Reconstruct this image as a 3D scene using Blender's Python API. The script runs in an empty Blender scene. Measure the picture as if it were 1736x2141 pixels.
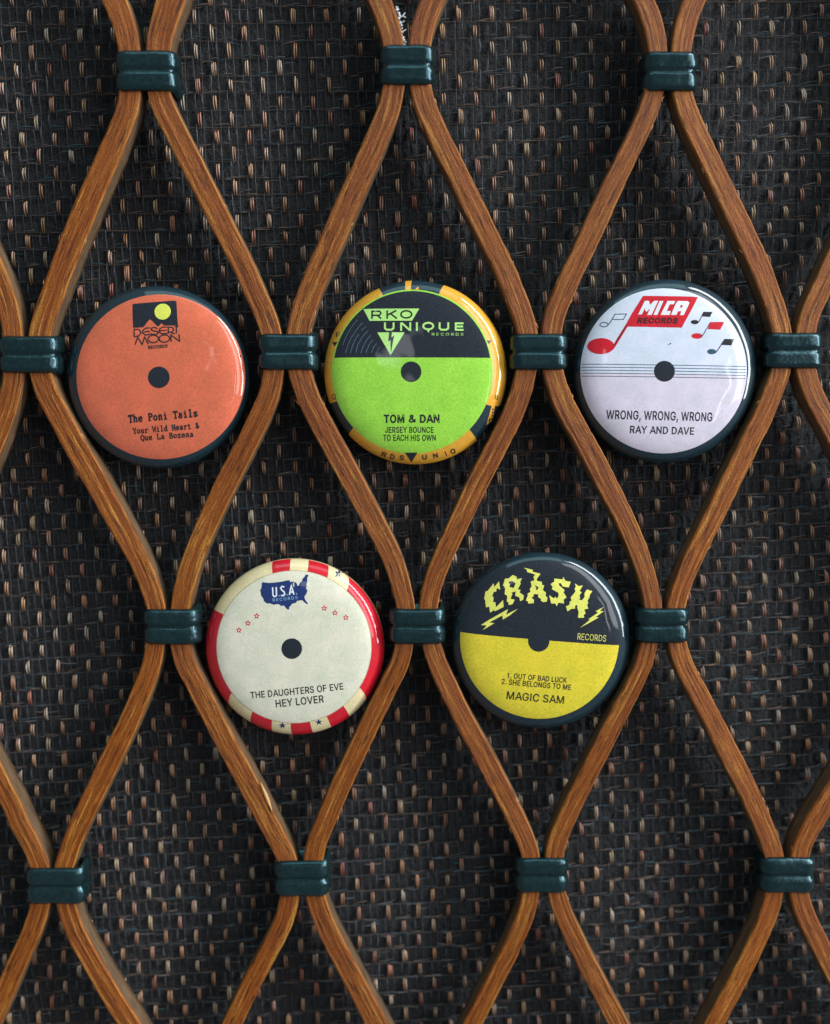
import bpy, math, random
import numpy as np
from mathutils import Vector, Matrix, noise
from mathutils.geometry import delaunay_2d_cdt

random.seed(7)
rng = np.random.default_rng(11)
SC = bpy.context.scene
COL = SC.collection
R_ = math.radians

# ------------------------------------------------------------------ camera
# 1 unit of the plan below = 0.0889 mm (the badges are 32-34 mm wide)
S = 0.0889e-3
F = 2000.0                    # focal length in plan units
TH = R_(4.9)                  # camera looks slightly down at the upright lattice
CAMD = F * math.cos(TH)
CAMZ = F * math.sin(TH)
FWD = Vector((0, math.cos(TH), -math.sin(TH)))
UP = Vector((0, math.sin(TH), math.cos(TH)))
RIGHT = Vector((1, 0, 0))
cam_d = bpy.data.cameras.new('camera')
cam = bpy.data.objects.new('camera', cam_d)
COL.objects.link(cam)
cam.location = (0, -CAMD * S, CAMZ * S)
cam.rotation_euler = (R_(90) - TH, 0, 0)
cam_d.sensor_fit = 'HORIZONTAL'
cam_d.sensor_width = 36
cam_d.lens = 36 * F / 1736
cam_d.clip_start = 0.005
cam_d.clip_end = 20
cam_d.dof.use_dof = True
cam_d.dof.focus_distance = (F - 8) * S
cam_d.dof.aperture_fstop = 8.5
SC.camera = cam

# ------------------------------------------------------------------ world + lamps
SC.view_settings.view_transform = 'Standard'
SC.view_settings.look = 'None'
SC.view_settings.exposure = 0.06
SC.view_settings.gamma = 1.0
world = bpy.data.worlds.new('World')
SC.world = world
world.use_nodes = True
bg = world.node_tree.nodes['Background']
bg.inputs[0].default_value = (0.82, 0.91, 1.0, 1)
bg.inputs[1].default_value = 0.21


def area_light(name, az, el, dist, w, h, radiance, color):
    """a pane or bright surface of the room: az/el in degrees off the lattice's normal"""
    a, e = R_(az), R_(el)
    d = Vector((math.sin(a) * math.cos(e), -math.cos(a) * math.cos(e), math.sin(e)))
    L = bpy.data.lights.new(name, 'AREA')
    L.shape = 'RECTANGLE'
    L.size, L.size_y = w, h
    L.energy = radiance * math.pi * w * h
    L.color = color
    o = bpy.data.objects.new(name, L)
    COL.objects.link(o)
    o.location = d * dist
    o.rotation_euler = (-d).to_track_quat('-Z', 'Y').to_euler()
    return o


# the daylit window to the right: two tall panes, the bright sky pane further round
area_light('window_pane_light', 66, 24, 1.6, 0.27, 2.1, 21.5, (0.90, 0.96, 1.0))
area_light('window_pane_light', 42, 20, 1.7, 0.36, 1.7, 4.6, (0.92, 0.96, 1.0))
# narrow gap of daylight nearer the camera, small lamp-sized gleam
area_light('door_gap_light', 30, -2, 1.9, 0.045, 0.50, 6.0, (0.95, 0.97, 1.0))
area_light('far_window_light', -3, 9, 2.2, 0.17, 0.22, 2.3, (0.92, 0.96, 1.0))
# daylight from above
area_light('skylight', 5, 68, 1.5, 1.3, 0.55, 1.9, (0.55, 0.93, 1.0))


# ------------------------------------------------------------------ helpers
def P(px, py, y=0.0):
    """point (plan units) seen at photo position (px, py) on the upright plane at depth y"""
    d = FWD * F + RIGHT * (px - 868) - UP * (py - 1070.5)
    c = Vector((0, -CAMD, CAMZ))
    return c + d * ((y - c.y) / d.y)


def tag(o, label=None, cat=None, group=None, kind=None):
    for k, v in (('label', label), ('category', cat), ('group', group), ('kind', kind)):
        if v:
            o[k] = v
    return o


def mesh_obj(name, verts, faces, mat, parent=None, smooth=True, uvs=None, cols=None, normals=None):
    me = bpy.data.meshes.new(name)
    V = np.asarray(verts, dtype=np.float64) * S
    me.from_pydata([tuple(v) for v in V], [], [tuple(int(i) for i in f) for f in faces])
    if smooth:
        me.polygons.foreach_set('use_smooth', [True] * len(me.polygons))
    if uvs is not None:
        ul = me.uv_layers.new(name='UVMap')
        li = np.zeros(len(me.loops), dtype=np.int32)
        me.loops.foreach_get('vertex_index', li)
        ul.data.foreach_set('uv', np.asarray(uvs, dtype=np.float32)[li].ravel())
    if cols is not None:
        ca = me.color_attributes.new('Tint', 'FLOAT_COLOR', 'POINT')
        c4 = np.ones((len(V), 4), dtype=np.float32)
        c4[:, :3] = cols
        ca.data.foreach_set('color', c4.ravel())
    me.materials.append(mat)
    me.update()
    if normals is not None:
        me.normals_split_custom_set_from_vertices(normals)
    o = bpy.data.objects.new(name, me)
    COL.objects.link(o)
    if parent is not None:
        o.parent = parent
    return o


def empty(name, loc):
    o = bpy.data.objects.new(name, None)
    COL.objects.link(o)
    o.location = Vector(loc) * S
    o.empty_display_size = 0.01
    return o


def srgb(r, g, b):
    def f(c):
        c /= 255
        return c / 12.92 if c <= 0.04045 else ((c + 0.055) / 1.055) ** 2.4
    return (f(r), f(g), f(b), 1)


# ------------------------------------------------------------------ materials
class NT:
    def __init__(s, name):
        s.m = bpy.data.materials.new(name)
        s.m.use_nodes = True
        s.t = s.m.node_tree
        s.b = s.t.nodes['Principled BSDF']

    def n(s, typ, **kw):
        nd = s.t.nodes.new(typ)
        for k, v in kw.items():
            if k.startswith('i_'):
                nd.inputs[k[2:].replace('_', ' ')].default_value = v
            else:
                setattr(nd, k, v)
        return nd

    def l(s, a, b):
        s.t.links.new(a, b)

    def noise(s, vec, scale, detail=2, rough=0.5, dist=0.0):
        nd = s.n('ShaderNodeTexNoise')
        nd.inputs['Scale'].default_value = scale
        nd.inputs['Detail'].default_value = detail
        nd.inputs['Roughness'].default_value = rough
        nd.inputs['Distortion'].default_value = dist
        if vec is not None:
            s.l(vec, nd.inputs['Vector'])
        return nd.outputs['Fac']

    def ramp(s, fac, stops):
        nd = s.n('ShaderNodeValToRGB')
        e = nd.color_ramp.elements
        while len(e) < len(stops):
            e.new(0.5)
        for el, (p, c) in zip(e, stops):
            el.position = p
            el.color = c if len(c) == 4 else (*c, 1)
        s.l(fac, nd.inputs[0])
        return nd.outputs[0]

    def mix(s, fac, a, b, mode='MIX'):
        nd = s.n('ShaderNodeMix', data_type='RGBA', blend_type=mode)
        for sock, v in ((nd.inputs['Factor'], fac), (nd.inputs['A'], a), (nd.inputs['B'], b)):
            pass
        ins = [i for i in nd.inputs if i.enabled]
        for sock, v in zip(ins, (fac, a, b)):
            if hasattr(v, 'is_output'):
                s.l(v, sock)
            else:
                sock.default_value = v
        return [o for o in nd.outputs if o.enabled][0]

    def math(s, op, a, b=0.0):
        nd = s.n('ShaderNodeMath', operation=op)
        for sock, v in zip(nd.inputs, (a, b)):
            if hasattr(v, 'is_output'):
                s.l(v, sock)
            else:
                sock.default_value = v
        return nd.outputs[0]

    def mapping(s, vec, scale):
        nd = s.n('ShaderNodeMapping')
        nd.inputs['Scale'].default_value = scale
        s.l(vec, nd.inputs['Vector'])
        return nd.outputs[0]

    def bump(s, h, dist, strength=1.0):
        nd = s.n('ShaderNodeBump')
        nd.inputs['Distance'].default_value = dist
        nd.inputs['Strength'].default_value = strength
        s.l(h, nd.inputs['Height'])
        return nd.outputs[0]


def print_mat(name, col, speckle=0.13, rough=0.55):
    """printed paper under the badge's clear glossy film"""
    k = NT(name)
    tc = k.n('ShaderNodeTexCoord').outputs['Object']
    f = k.noise(tc, 2900, 4, 0.8)
    g = k.noise(tc, 240, 3, 0.6)
    lo = tuple(c * (1 - speckle * 3.0) for c in col[:3]) + (1,)
    hi = tuple(min(1, c * (1 + speckle * 2.2) + 0.004) for c in col[:3]) + (1,)
    c1 = k.ramp(f, [(0.28, lo), (0.72, hi)])
    c2 = k.mix(k.ramp(g, [(0.35, (0.0, 0, 0)), (0.7, (1, 1, 1))]), c1,
               k.mix(1.0, c1, (1.22, 1.12, 1.16, 1), 'MULTIPLY'))
    k.l(c2, k.b.inputs['Base Color'])
    k.b.inputs['Roughness'].default_value = rough
    k.b.inputs['Specular IOR Level'].default_value = 0.2
    k.b.inputs['Coat Weight'].default_value = 1.0
    k.b.inputs['Coat Roughness'].default_value = 0.035
    k.b.inputs['Coat IOR'].default_value = 1.5
    w = k.noise(tc, 75, 2, 0.5, 0.6)
    k.l(k.bump(w, 0.0011, 0.32), k.b.inputs['Coat Normal'])
    return k.m


def cane_mat():
    k = NT('brown_cane')
    uv = k.n('ShaderNodeTexCoord').outputs['UV']
    oi = k.n('ShaderNodeObjectInfo').outputs['Random']
    add = k.n('ShaderNodeVectorMath', operation='ADD')
    k.l(uv, add.inputs[0])
    cx = k.n('ShaderNodeCombineXYZ')
    k.l(k.math('MULTIPLY', oi, 60.0), cx.inputs[0])
    k.l(k.math('MULTIPLY', oi, 37.0), cx.inputs[1])
    k.l(cx.outputs[0], add.inputs[1])
    v = add.outputs[0]
    broad = k.noise(k.mapping(v, (0.22, 6.5, 1)), 1.6, 3, 0.6, 0.1)
    fib = k.noise(k.mapping(v, (0.9, 9, 1)), 2.4, 5, 0.75, 0.0)
    pore = k.noise(k.mapping(v, (0.8, 9, 1)), 2.0, 3, 0.6, 0.0)
    speck = k.noise(k.mapping(v, (12, 15, 1)), 2.0, 3, 0.75)
    c = k.ramp(broad, [(0.30, srgb(118, 60, 30)), (0.43, srgb(154, 84, 42)), (0.55, srgb(180, 108, 54)), (0.68, srgb(216, 156, 84))])
    c = k.mix(k.ramp(fib, [(0.30, (0.95, 0.95, 0.95)), (0.60, (0, 0, 0))]), c, srgb(116, 60, 27))
    c = k.mix(k.ramp(fib, [(0.58, (0, 0, 0)), (0.80, (0.7, 0.7, 0.7))]), c, srgb(222, 166, 98))
    c = k.mix(k.ramp(pore, [(0.35, (0.95, 0.95, 0.95)), (0.42, (0, 0, 0))]), c, srgb(60, 30, 14))
    c = k.mix(k.ramp(speck, [(0.34, (0.75, 0.75, 0.75)), (0.58, (0, 0, 0))]), c, srgb(96, 52, 26))
    hs = k.n('ShaderNodeHueSaturation')
    sx_ = k.n('ShaderNodeSeparateXYZ')
    k.l(uv, sx_.inputs[0])
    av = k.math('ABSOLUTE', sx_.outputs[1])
    # sawn flanks, less stained, with shade darkened into their colour; the arris is paler
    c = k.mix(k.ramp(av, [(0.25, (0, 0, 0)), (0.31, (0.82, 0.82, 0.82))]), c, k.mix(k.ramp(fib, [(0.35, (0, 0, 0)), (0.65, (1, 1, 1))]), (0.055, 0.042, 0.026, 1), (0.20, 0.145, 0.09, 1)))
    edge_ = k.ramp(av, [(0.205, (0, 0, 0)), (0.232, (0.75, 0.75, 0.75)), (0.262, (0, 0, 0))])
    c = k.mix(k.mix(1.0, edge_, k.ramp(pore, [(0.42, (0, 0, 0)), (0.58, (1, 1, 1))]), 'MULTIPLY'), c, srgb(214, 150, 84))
    hs.inputs['Saturation'].default_value = 1.07
    k.l(c, hs.inputs['Color'])
    k.l(k.math('ADD', k.math('MULTIPLY', oi, 0.22), 0.92), hs.inputs['Value'])
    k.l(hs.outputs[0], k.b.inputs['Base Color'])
    k.b.inputs['Roughness'].default_value = 0.56
    k.b.inputs['Specular IOR Level'].default_value = 0.38
    h = k.math('ADD', k.math('MULTIPLY', fib, 0.8), k.math('ADD', k.math('MULTIPLY', pore, 0.5), k.math('MULTIPLY', speck, 0.35)))
    k.l(k.bump(h, 0.00034, 0.9), k.b.inputs['Normal'])
    return k.m


def binding_mat():
    k = NT('dark_green_plastic')
    tc = k.n('ShaderNodeTexCoord').outputs['Object']
    f = k.noise(tc, 1500, 4, 0.7)
    g = k.noise(tc, 420, 3, 0.6)
    k.l(k.ramp(f, [(0.3, (0.003, 0.010, 0.011)), (0.7, (0.011, 0.026, 0.027))]), k.b.inputs['Base Color'])
    k.l(k.math('ADD', k.math('MULTIPLY', g, 0.2), 0.10), k.b.inputs['Roughness'])
    k.b.inputs['Specular IOR Level'].default_value = 0.8
    k.b.inputs['Specular Tint'].default_value = (0.5, 0.88, 1.0, 1)
    k.l(k.bump(k.math('ADD', k.math('MULTIPLY', f, 0.3), g), 0.00022, 0.7), k.b.inputs['Normal'])
    return k.m


def cloth_mat():
    k = NT('dark_grille_cloth')
    tc = k.n('ShaderNodeTexCoord').outputs['Object']
    a = k.noise(k.mapping(tc, (1, 1, 2.2)), 2600, 4, 0.75)
    b = k.noise(tc, 60, 3, 0.6)
    h = k.noise(k.mapping(tc, (0.22, 1, 1)), 3300, 3, 0.7)
    c = k.ramp(a, [(0.30, (0.009, 0.009, 0.010)), (0.52, (0.031, 0.029, 0.030)), (0.74, (0.088, 0.084, 0.086))])
    c = k.mix(k.ramp(b, [(0.4, (0, 0, 0)), (0.65, (0.35, 0.35, 0.35))]), c, k.mix(0.5, c, (0.012, 0.022, 0.036, 1)))
    c = k.mix(k.ramp(h, [(0.60, (0, 0, 0)), (0.80, (0.5, 0.5, 0.5))]), c, (0.10, 0.11, 0.12, 1))
    v = k.noise(k.mapping(tc, (1, 1, 0.2)), 3600, 3, 0.7)
    c = k.mix(k.ramp(v, [(0.36, (0.75, 0.75, 0.75)), (0.50, (0, 0, 0))]), c, (0.006, 0.006, 0.008, 1))
    c = k.mix(k.ramp(h, [(0.34, (0.7, 0.7, 0.7)), (0.46, (0, 0, 0))]), c, (0.007, 0.007, 0.009, 1))
    k.l(c, k.b.inputs['Base Color'])
    k.b.inputs['Roughness'].default_value = 0.7
    k.b.inputs['Specular IOR Level'].default_value = 0.35
    k.l(k.bump(k.math('ADD', a, h), 0.0004, 0.9), k.b.inputs['Normal'])
    return k.m


def thread_mat(name, rough=0.32, spec=0.6):
    k = NT(name)
    at = k.n('ShaderNodeAttribute', attribute_name='Tint')
    tc = k.n('ShaderNodeTexCoord').outputs['Object']
    f = k.noise(k.mapping(tc, (3, 1, 0.5)), 3000, 2, 0.6)
    c = k.mix(k.ramp(f, [(0.35, (0.6, 0.6, 0.6)), (0.65, (0, 0, 0))]), at.outputs['Color'], k.mix(0.7, at.outputs['Color'], (0.03, 0.015, 0.01, 1)))
    k.l(c, k.b.inputs['Base Color'])
    k.b.inputs['Roughness'].default_value = rough
    k.b.inputs['Specular IOR Level'].default_value = spec
    return k.m


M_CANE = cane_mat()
M_BIND = binding_mat()
M_CLOTH = cloth_mat()
M_THREAD = thread_mat('copper_thread')
M_FIBRE = thread_mat('dull_fibre', 0.5, 0.4)


# ------------------------------------------------------------------ grille cloth
CY = 83.0                       # depth of the cloth behind the cane fronts
ROT = 0.028
PX, PZ = 68.0, 69.5             # stitch pitch
A0 = P(848.7, 1005, CY)


def lat(i, j):
    """stitch position: column i (half pitch), row j (half pitch)"""
    u, v = i * PX / 2, -j * PZ / 2
    # the weave is slightly skewed and wavy
    x = A0.x + u * math.cos(ROT) - v * math.sin(ROT) + 0.000012 * u * v
    z = A0.z + u * math.sin(ROT) + v * math.cos(ROT) - 0.000020 * u * v
    x += 1.2 * noise.noise(Vector((x * 0.006, z * 0.006, 3)))
    z += 1.6 * noise.noise(Vector((x * 0.005, z * 0.005, 9)))
    return x, z


cloth = empty('grille_cloth', (0, CY, -1220))
tag(cloth, 'dark woven grille cloth with copper flecks stretched behind the cane lattice', 'cloth')
X0, X1, Z0, Z1 = -1150, 1150, -1350, 1320
STEP = 3.4
nx, nz = int((X1 - X0) / STEP), int((Z1 - Z0) / STEP)
gx, gz = np.meshgrid(np.linspace(X0, X1, nx), np.linspace(Z0, Z1, nz))
du, dv = gx - A0.x, gz - A0.z
uu = du * math.cos(ROT) + dv * math.sin(ROT)
vv = -du * math.sin(ROT) + dv * math.cos(ROT)
ph = vv / (PZ / 2)                         # weft bar index
bar = np.abs(np.cos(ph * math.pi)) ** 0.6  # thick weft bars, one per stitch row
warp = np.cos(uu / (PX / 2) * math.pi * 2 + np.floor(ph + 0.5) * math.pi)
ir = np.floor(ph + 0.5).astype(int)
rowjit = rng.normal(0, 0.7, 400)[(ir + 200) % 400]
H = 3.0 * bar + 0.5 * warp + rowjit + rng.normal(0, 0.6, gx.shape)
fine = np.cos(uu / 5.3 * math.pi) * 0.7
H += fine
V = np.stack([gx.ravel(), (CY - H).ravel() - CY + 6, gz.ravel() + 1220], axis=1)
idx = np.arange(nx * nz).reshape(nz, nx)
a, b, c, d = idx[:-1, :-1].ravel(), idx[:-1, 1:].ravel(), idx[1:, 1:].ravel(), idx[1:, :-1].ravel()
me = bpy.data.meshes.new('woven_ground')
nq = len(a)
me.vertices.add(len(V))
me.vertices.foreach_set('co', (V * S).astype(np.float32).ravel())
me.loops.add(nq * 4)
me.loops.foreach_set('vertex_index', np.stack([a, b, c, d], 1).astype(np.int32).ravel())
me.polygons.add(nq)
me.polygons.foreach_set('loop_start', (np.arange(nq) * 4).astype(np.int32))
me.polygons.foreach_set('use_smooth', np.ones(nq, dtype=bool))
me.materials.append(M_CLOTH)
me.update(calc_edges=True)
wg = bpy.data.objects.new('woven_ground', me)
COL.objects.link(wg)
wg.parent = cloth

# copper stitches: every stitch is two or three slim arched strands over one weft bar
tv, tf, tcol = [], [], []
fv, ff, fcol = [], [], []


def strand(V_, F_, C_, pts, w, col0, col1):
    """thin rounded ribbon along pts (x, y, z)"""
    n = len(pts)
    base = len(V_)
    for k, p in enumerate(pts):
        q0 = pts[max(0, k - 1)]
        q1 = pts[min(n - 1, k + 1)]
        tx, tz = q1[0] - q0[0], q1[2] - q0[2]
        L = math.hypot(tx, tz) or 1
        nx_, nz_ = tz / L, -tx / L
        t = k / (n - 1)
        ww = w * (0.35 + 0.65 * math.sin(math.pi * min(1, max(0, 0.08 + 0.84 * t))) ** 0.5)
        cc = [col0[m] * (1 - t) + col1[m] * t for m in range(3)]
        for s_, dy in ((-1, ww * 0.5), (-0.5, -ww * 0.25), (0.5, -ww * 0.25), (1, ww * 0.5)):
            V_.append((p[0] + nx_ * ww * 0.5 * s_, p[1] + dy, p[2] + nz_ * ww * 0.5 * s_))
            C_.append(cc)
    for k in range(n - 1):
        for m in range(3):
            o_ = base + k * 4 + m
            F_.append((o_, o_ + 4, o_ + 5, o_ + 1))


PAL = [(0.50, 0.35, 0.23), (0.46, 0.21, 0.11), (0.50, 0.28, 0.13), (0.36, 0.115, 0.065), (0.52, 0.40, 0.30), (0.40, 0.19, 0.09), (0.44, 0.21, 0.14), (0.48, 0.32, 0.18)]
for j in range(-42, 42):
    for i in range(-36, 40):
        if (i + j) % 2:
            continue
        x, z = lat(i, j)
        if not (X0 + 20 < x < X1 - 20 and Z0 + 20 < z < Z1 - 20):
            continue
        if random.random() < 0.012:
            continue
        hh = random.uniform(28, 35) * 0.5
        x += random.uniform(-0.8, 0.8)
        base_c = random.choice(PAL)
        ns = 2 if random.random() < 0.8 else 3
        lean = random.uniform(0.0, 2.4)
        for q in range(ns):
            off = (q - (ns - 1) / 2) * random.uniform(3.6, 4.6) * (1 if ns == 2 else 0.75)
            zz = z + random.uniform(-2, 2)
            hq = hh * random.uniform(0.8, 1.05)
            fc = random.uniform(0.9, 1.8)
            c0 = [min(1, ch * fc) for ch in (base_c if random.random() < 0.6 else random.choice(PAL))]
            fc = random.uniform(0.25, 0.6)
            c1 = [ch * fc for ch in base_c]
            bow = (off / 6) * 1.2
            pts = [(x + off + bow * math.sin(t * math.pi) + lean * (0.5 - t) * -1 * 0.9,
                    -4.0 - 5.5 * math.sin(math.pi * t) ** 0.7 + 4.2,
                    zz + hq - 2 * hq * t + 1220) for t in (0, .2, .4, .6, .8, 1)]
            strand(tv, tf, tcol, pts, random.uniform(2.8, 4.0), c0, c1)
        # the thin grey warp ends that run down from the stitch
        for sgn in (-1, 1):
            if random.random() < 0.62:
                g = random.uniform(0.05, 0.20)
                x1_ = x + sgn * random.uniform(6.5, 9.5) + 1
                zt = z - hh + random.uniform(-2, 6)
                zb = zt - random.uniform(14, 30)
                strand(fv, ff, fcol, [(x1_, -1.5, zt + 1220), (x1_ + random.uniform(-1, 1), -2.5, (zt + zb) / 2 + 1220), (x1_ + random.uniform(-1, 1), -0.5, zb + 1220)],
                       random.uniform(1.0, 1.9), (g, g * 1.05, g * 1.2), (g * .6, g * .7, g * .85))
        # loose weft fibres beside it
        for _ in range(4):
            if random.random() < 0.72:
                L = random.uniform(12, 40)
                xs = x + random.uniform(6, 42)
                zs = z - (random.uniform(11, 16) if _ < 2 else random.uniform(6, 30))
                sl = random.uniform(-0.05, 0.22)
                kind = random.random()
                g = random.uniform(0.05, 0.2)
                colr = (g * 1.5, g, g * .75) if kind < 0.4 else ((g, g, g * 1.05) if kind < 0.8 else (g * .35, g * .9, g * 1.1))
                strand(fv, ff, fcol, [(xs, -1, zs + 1220), (xs + L * .5, -3.5 - random.random() * 2, zs + L * sl * .5 + random.uniform(-1.5, 1.5) + 1220), (xs + L, -1, zs + L * sl + 1220)],
                       random.uniform(0.9, 1.9), colr, colr)
# the regular ground threads: a pair of fine warps per stitch column, a broken weft line per row
for i in range(-36, 40):
    for sgn in (-1, 1):
        pts = []
        for j in range(-42, 43):
            x, z = lat(i, j)
            if not (X0 + 20 < x < X1 - 20 and Z0 + 20 < z < Z1 - 20):
                continue
            over = (i + j) % 2
            pts.append((x + sgn * 8.2 + random.uniform(-0.6, 0.6), -2.6 if over else 1.4, z + PZ * 0.25 + 1220))
        if len(pts) > 3:
            g = random.uniform(0.028, 0.062)
            strand(fv, ff, fcol, pts, random.uniform(1.3, 2.0), (g, g, g * 1.12), (g, g, g * 1.12))
for j in range(-42, 43):
    i = -36
    while i < 38:
        n_ = random.randint(2, 5)
        pts = []
        for q in range(n_ * 2 + 1):
            x, z = lat(i + q / 2, j)
            if X0 + 20 < x < X1 - 20 and Z0 + 20 < z < Z1 - 20:
                pts.append((x, -3.0 if q % 2 else -1.2, z - 15.5 + random.uniform(-0.9, 0.9) + 1220))
        if len(pts) > 2:
            g = random.uniform(0.035, 0.10)
            colr = random.choice(((g * 1.35, g, g * 0.8), (g, g, g * 1.1), (g * 0.8, g, g * 1.1)))
            strand(fv, ff, fcol, pts, random.uniform(1.2, 2.0), colr, colr)
        i += n_ + random.choice((0, 0, 1))
o = mesh_obj('copper_stitch', tv, tf, M_THREAD, cloth, cols=np.array(tcol))
o['kind'] = 'stuff'
o = mesh_obj('loose_fibre', fv, ff, M_FIBRE, cloth, cols=np.array(fcol))
o['kind'] = 'stuff'


# ------------------------------------------------------------------ cane rods
def catmull(pts, step=9.0):
    pts = [Vector(p) for p in pts]
    out = []
    P_ = [pts[0] * 2 - pts[1]] + pts + [pts[-1] * 2 - pts[-2]]
    for i in range(1, len(P_) - 2):
        p0, p1, p2, p3 = P_[i - 1:i + 3]
        L = (p2 - p1).length
        a_, b_ = L ** 0.5, 0
        n = max(1, int(round(L / step)))
        t0, t1 = 0, (p1 - p0).length ** 0.5
        t2 = t1 + (p2 - p1).length ** 0.5
        t3 = t2 + (p3 - p2).length ** 0.5
        for k in range(n):
            t = t1 + (t2 - t1) * k / n
            A1 = p0 * ((t1 - t) / (t1 - t0)) + p1 * ((t - t0) / (t1 - t0))
            A2 = p1 * ((t2 - t) / (t2 - t1)) + p2 * ((t - t1) / (t2 - t1))
            A3 = p2 * ((t3 - t) / (t3 - t2)) + p3 * ((t - t2) / (t3 - t2))
            B1 = A1 * ((t2 - t) / (t2 - t0)) + A2 * ((t - t0) / (t2 - t0))
            B2 = A2 * ((t3 - t) / (t3 - t1)) + A3 * ((t - t1) / (t3 - t1))
            out.append(B1 * ((t2 - t) / (t2 - t1)) + B2 * ((t - t1) / (t2 - t1)))
    out.append(pts[-1])
    return out


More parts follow.
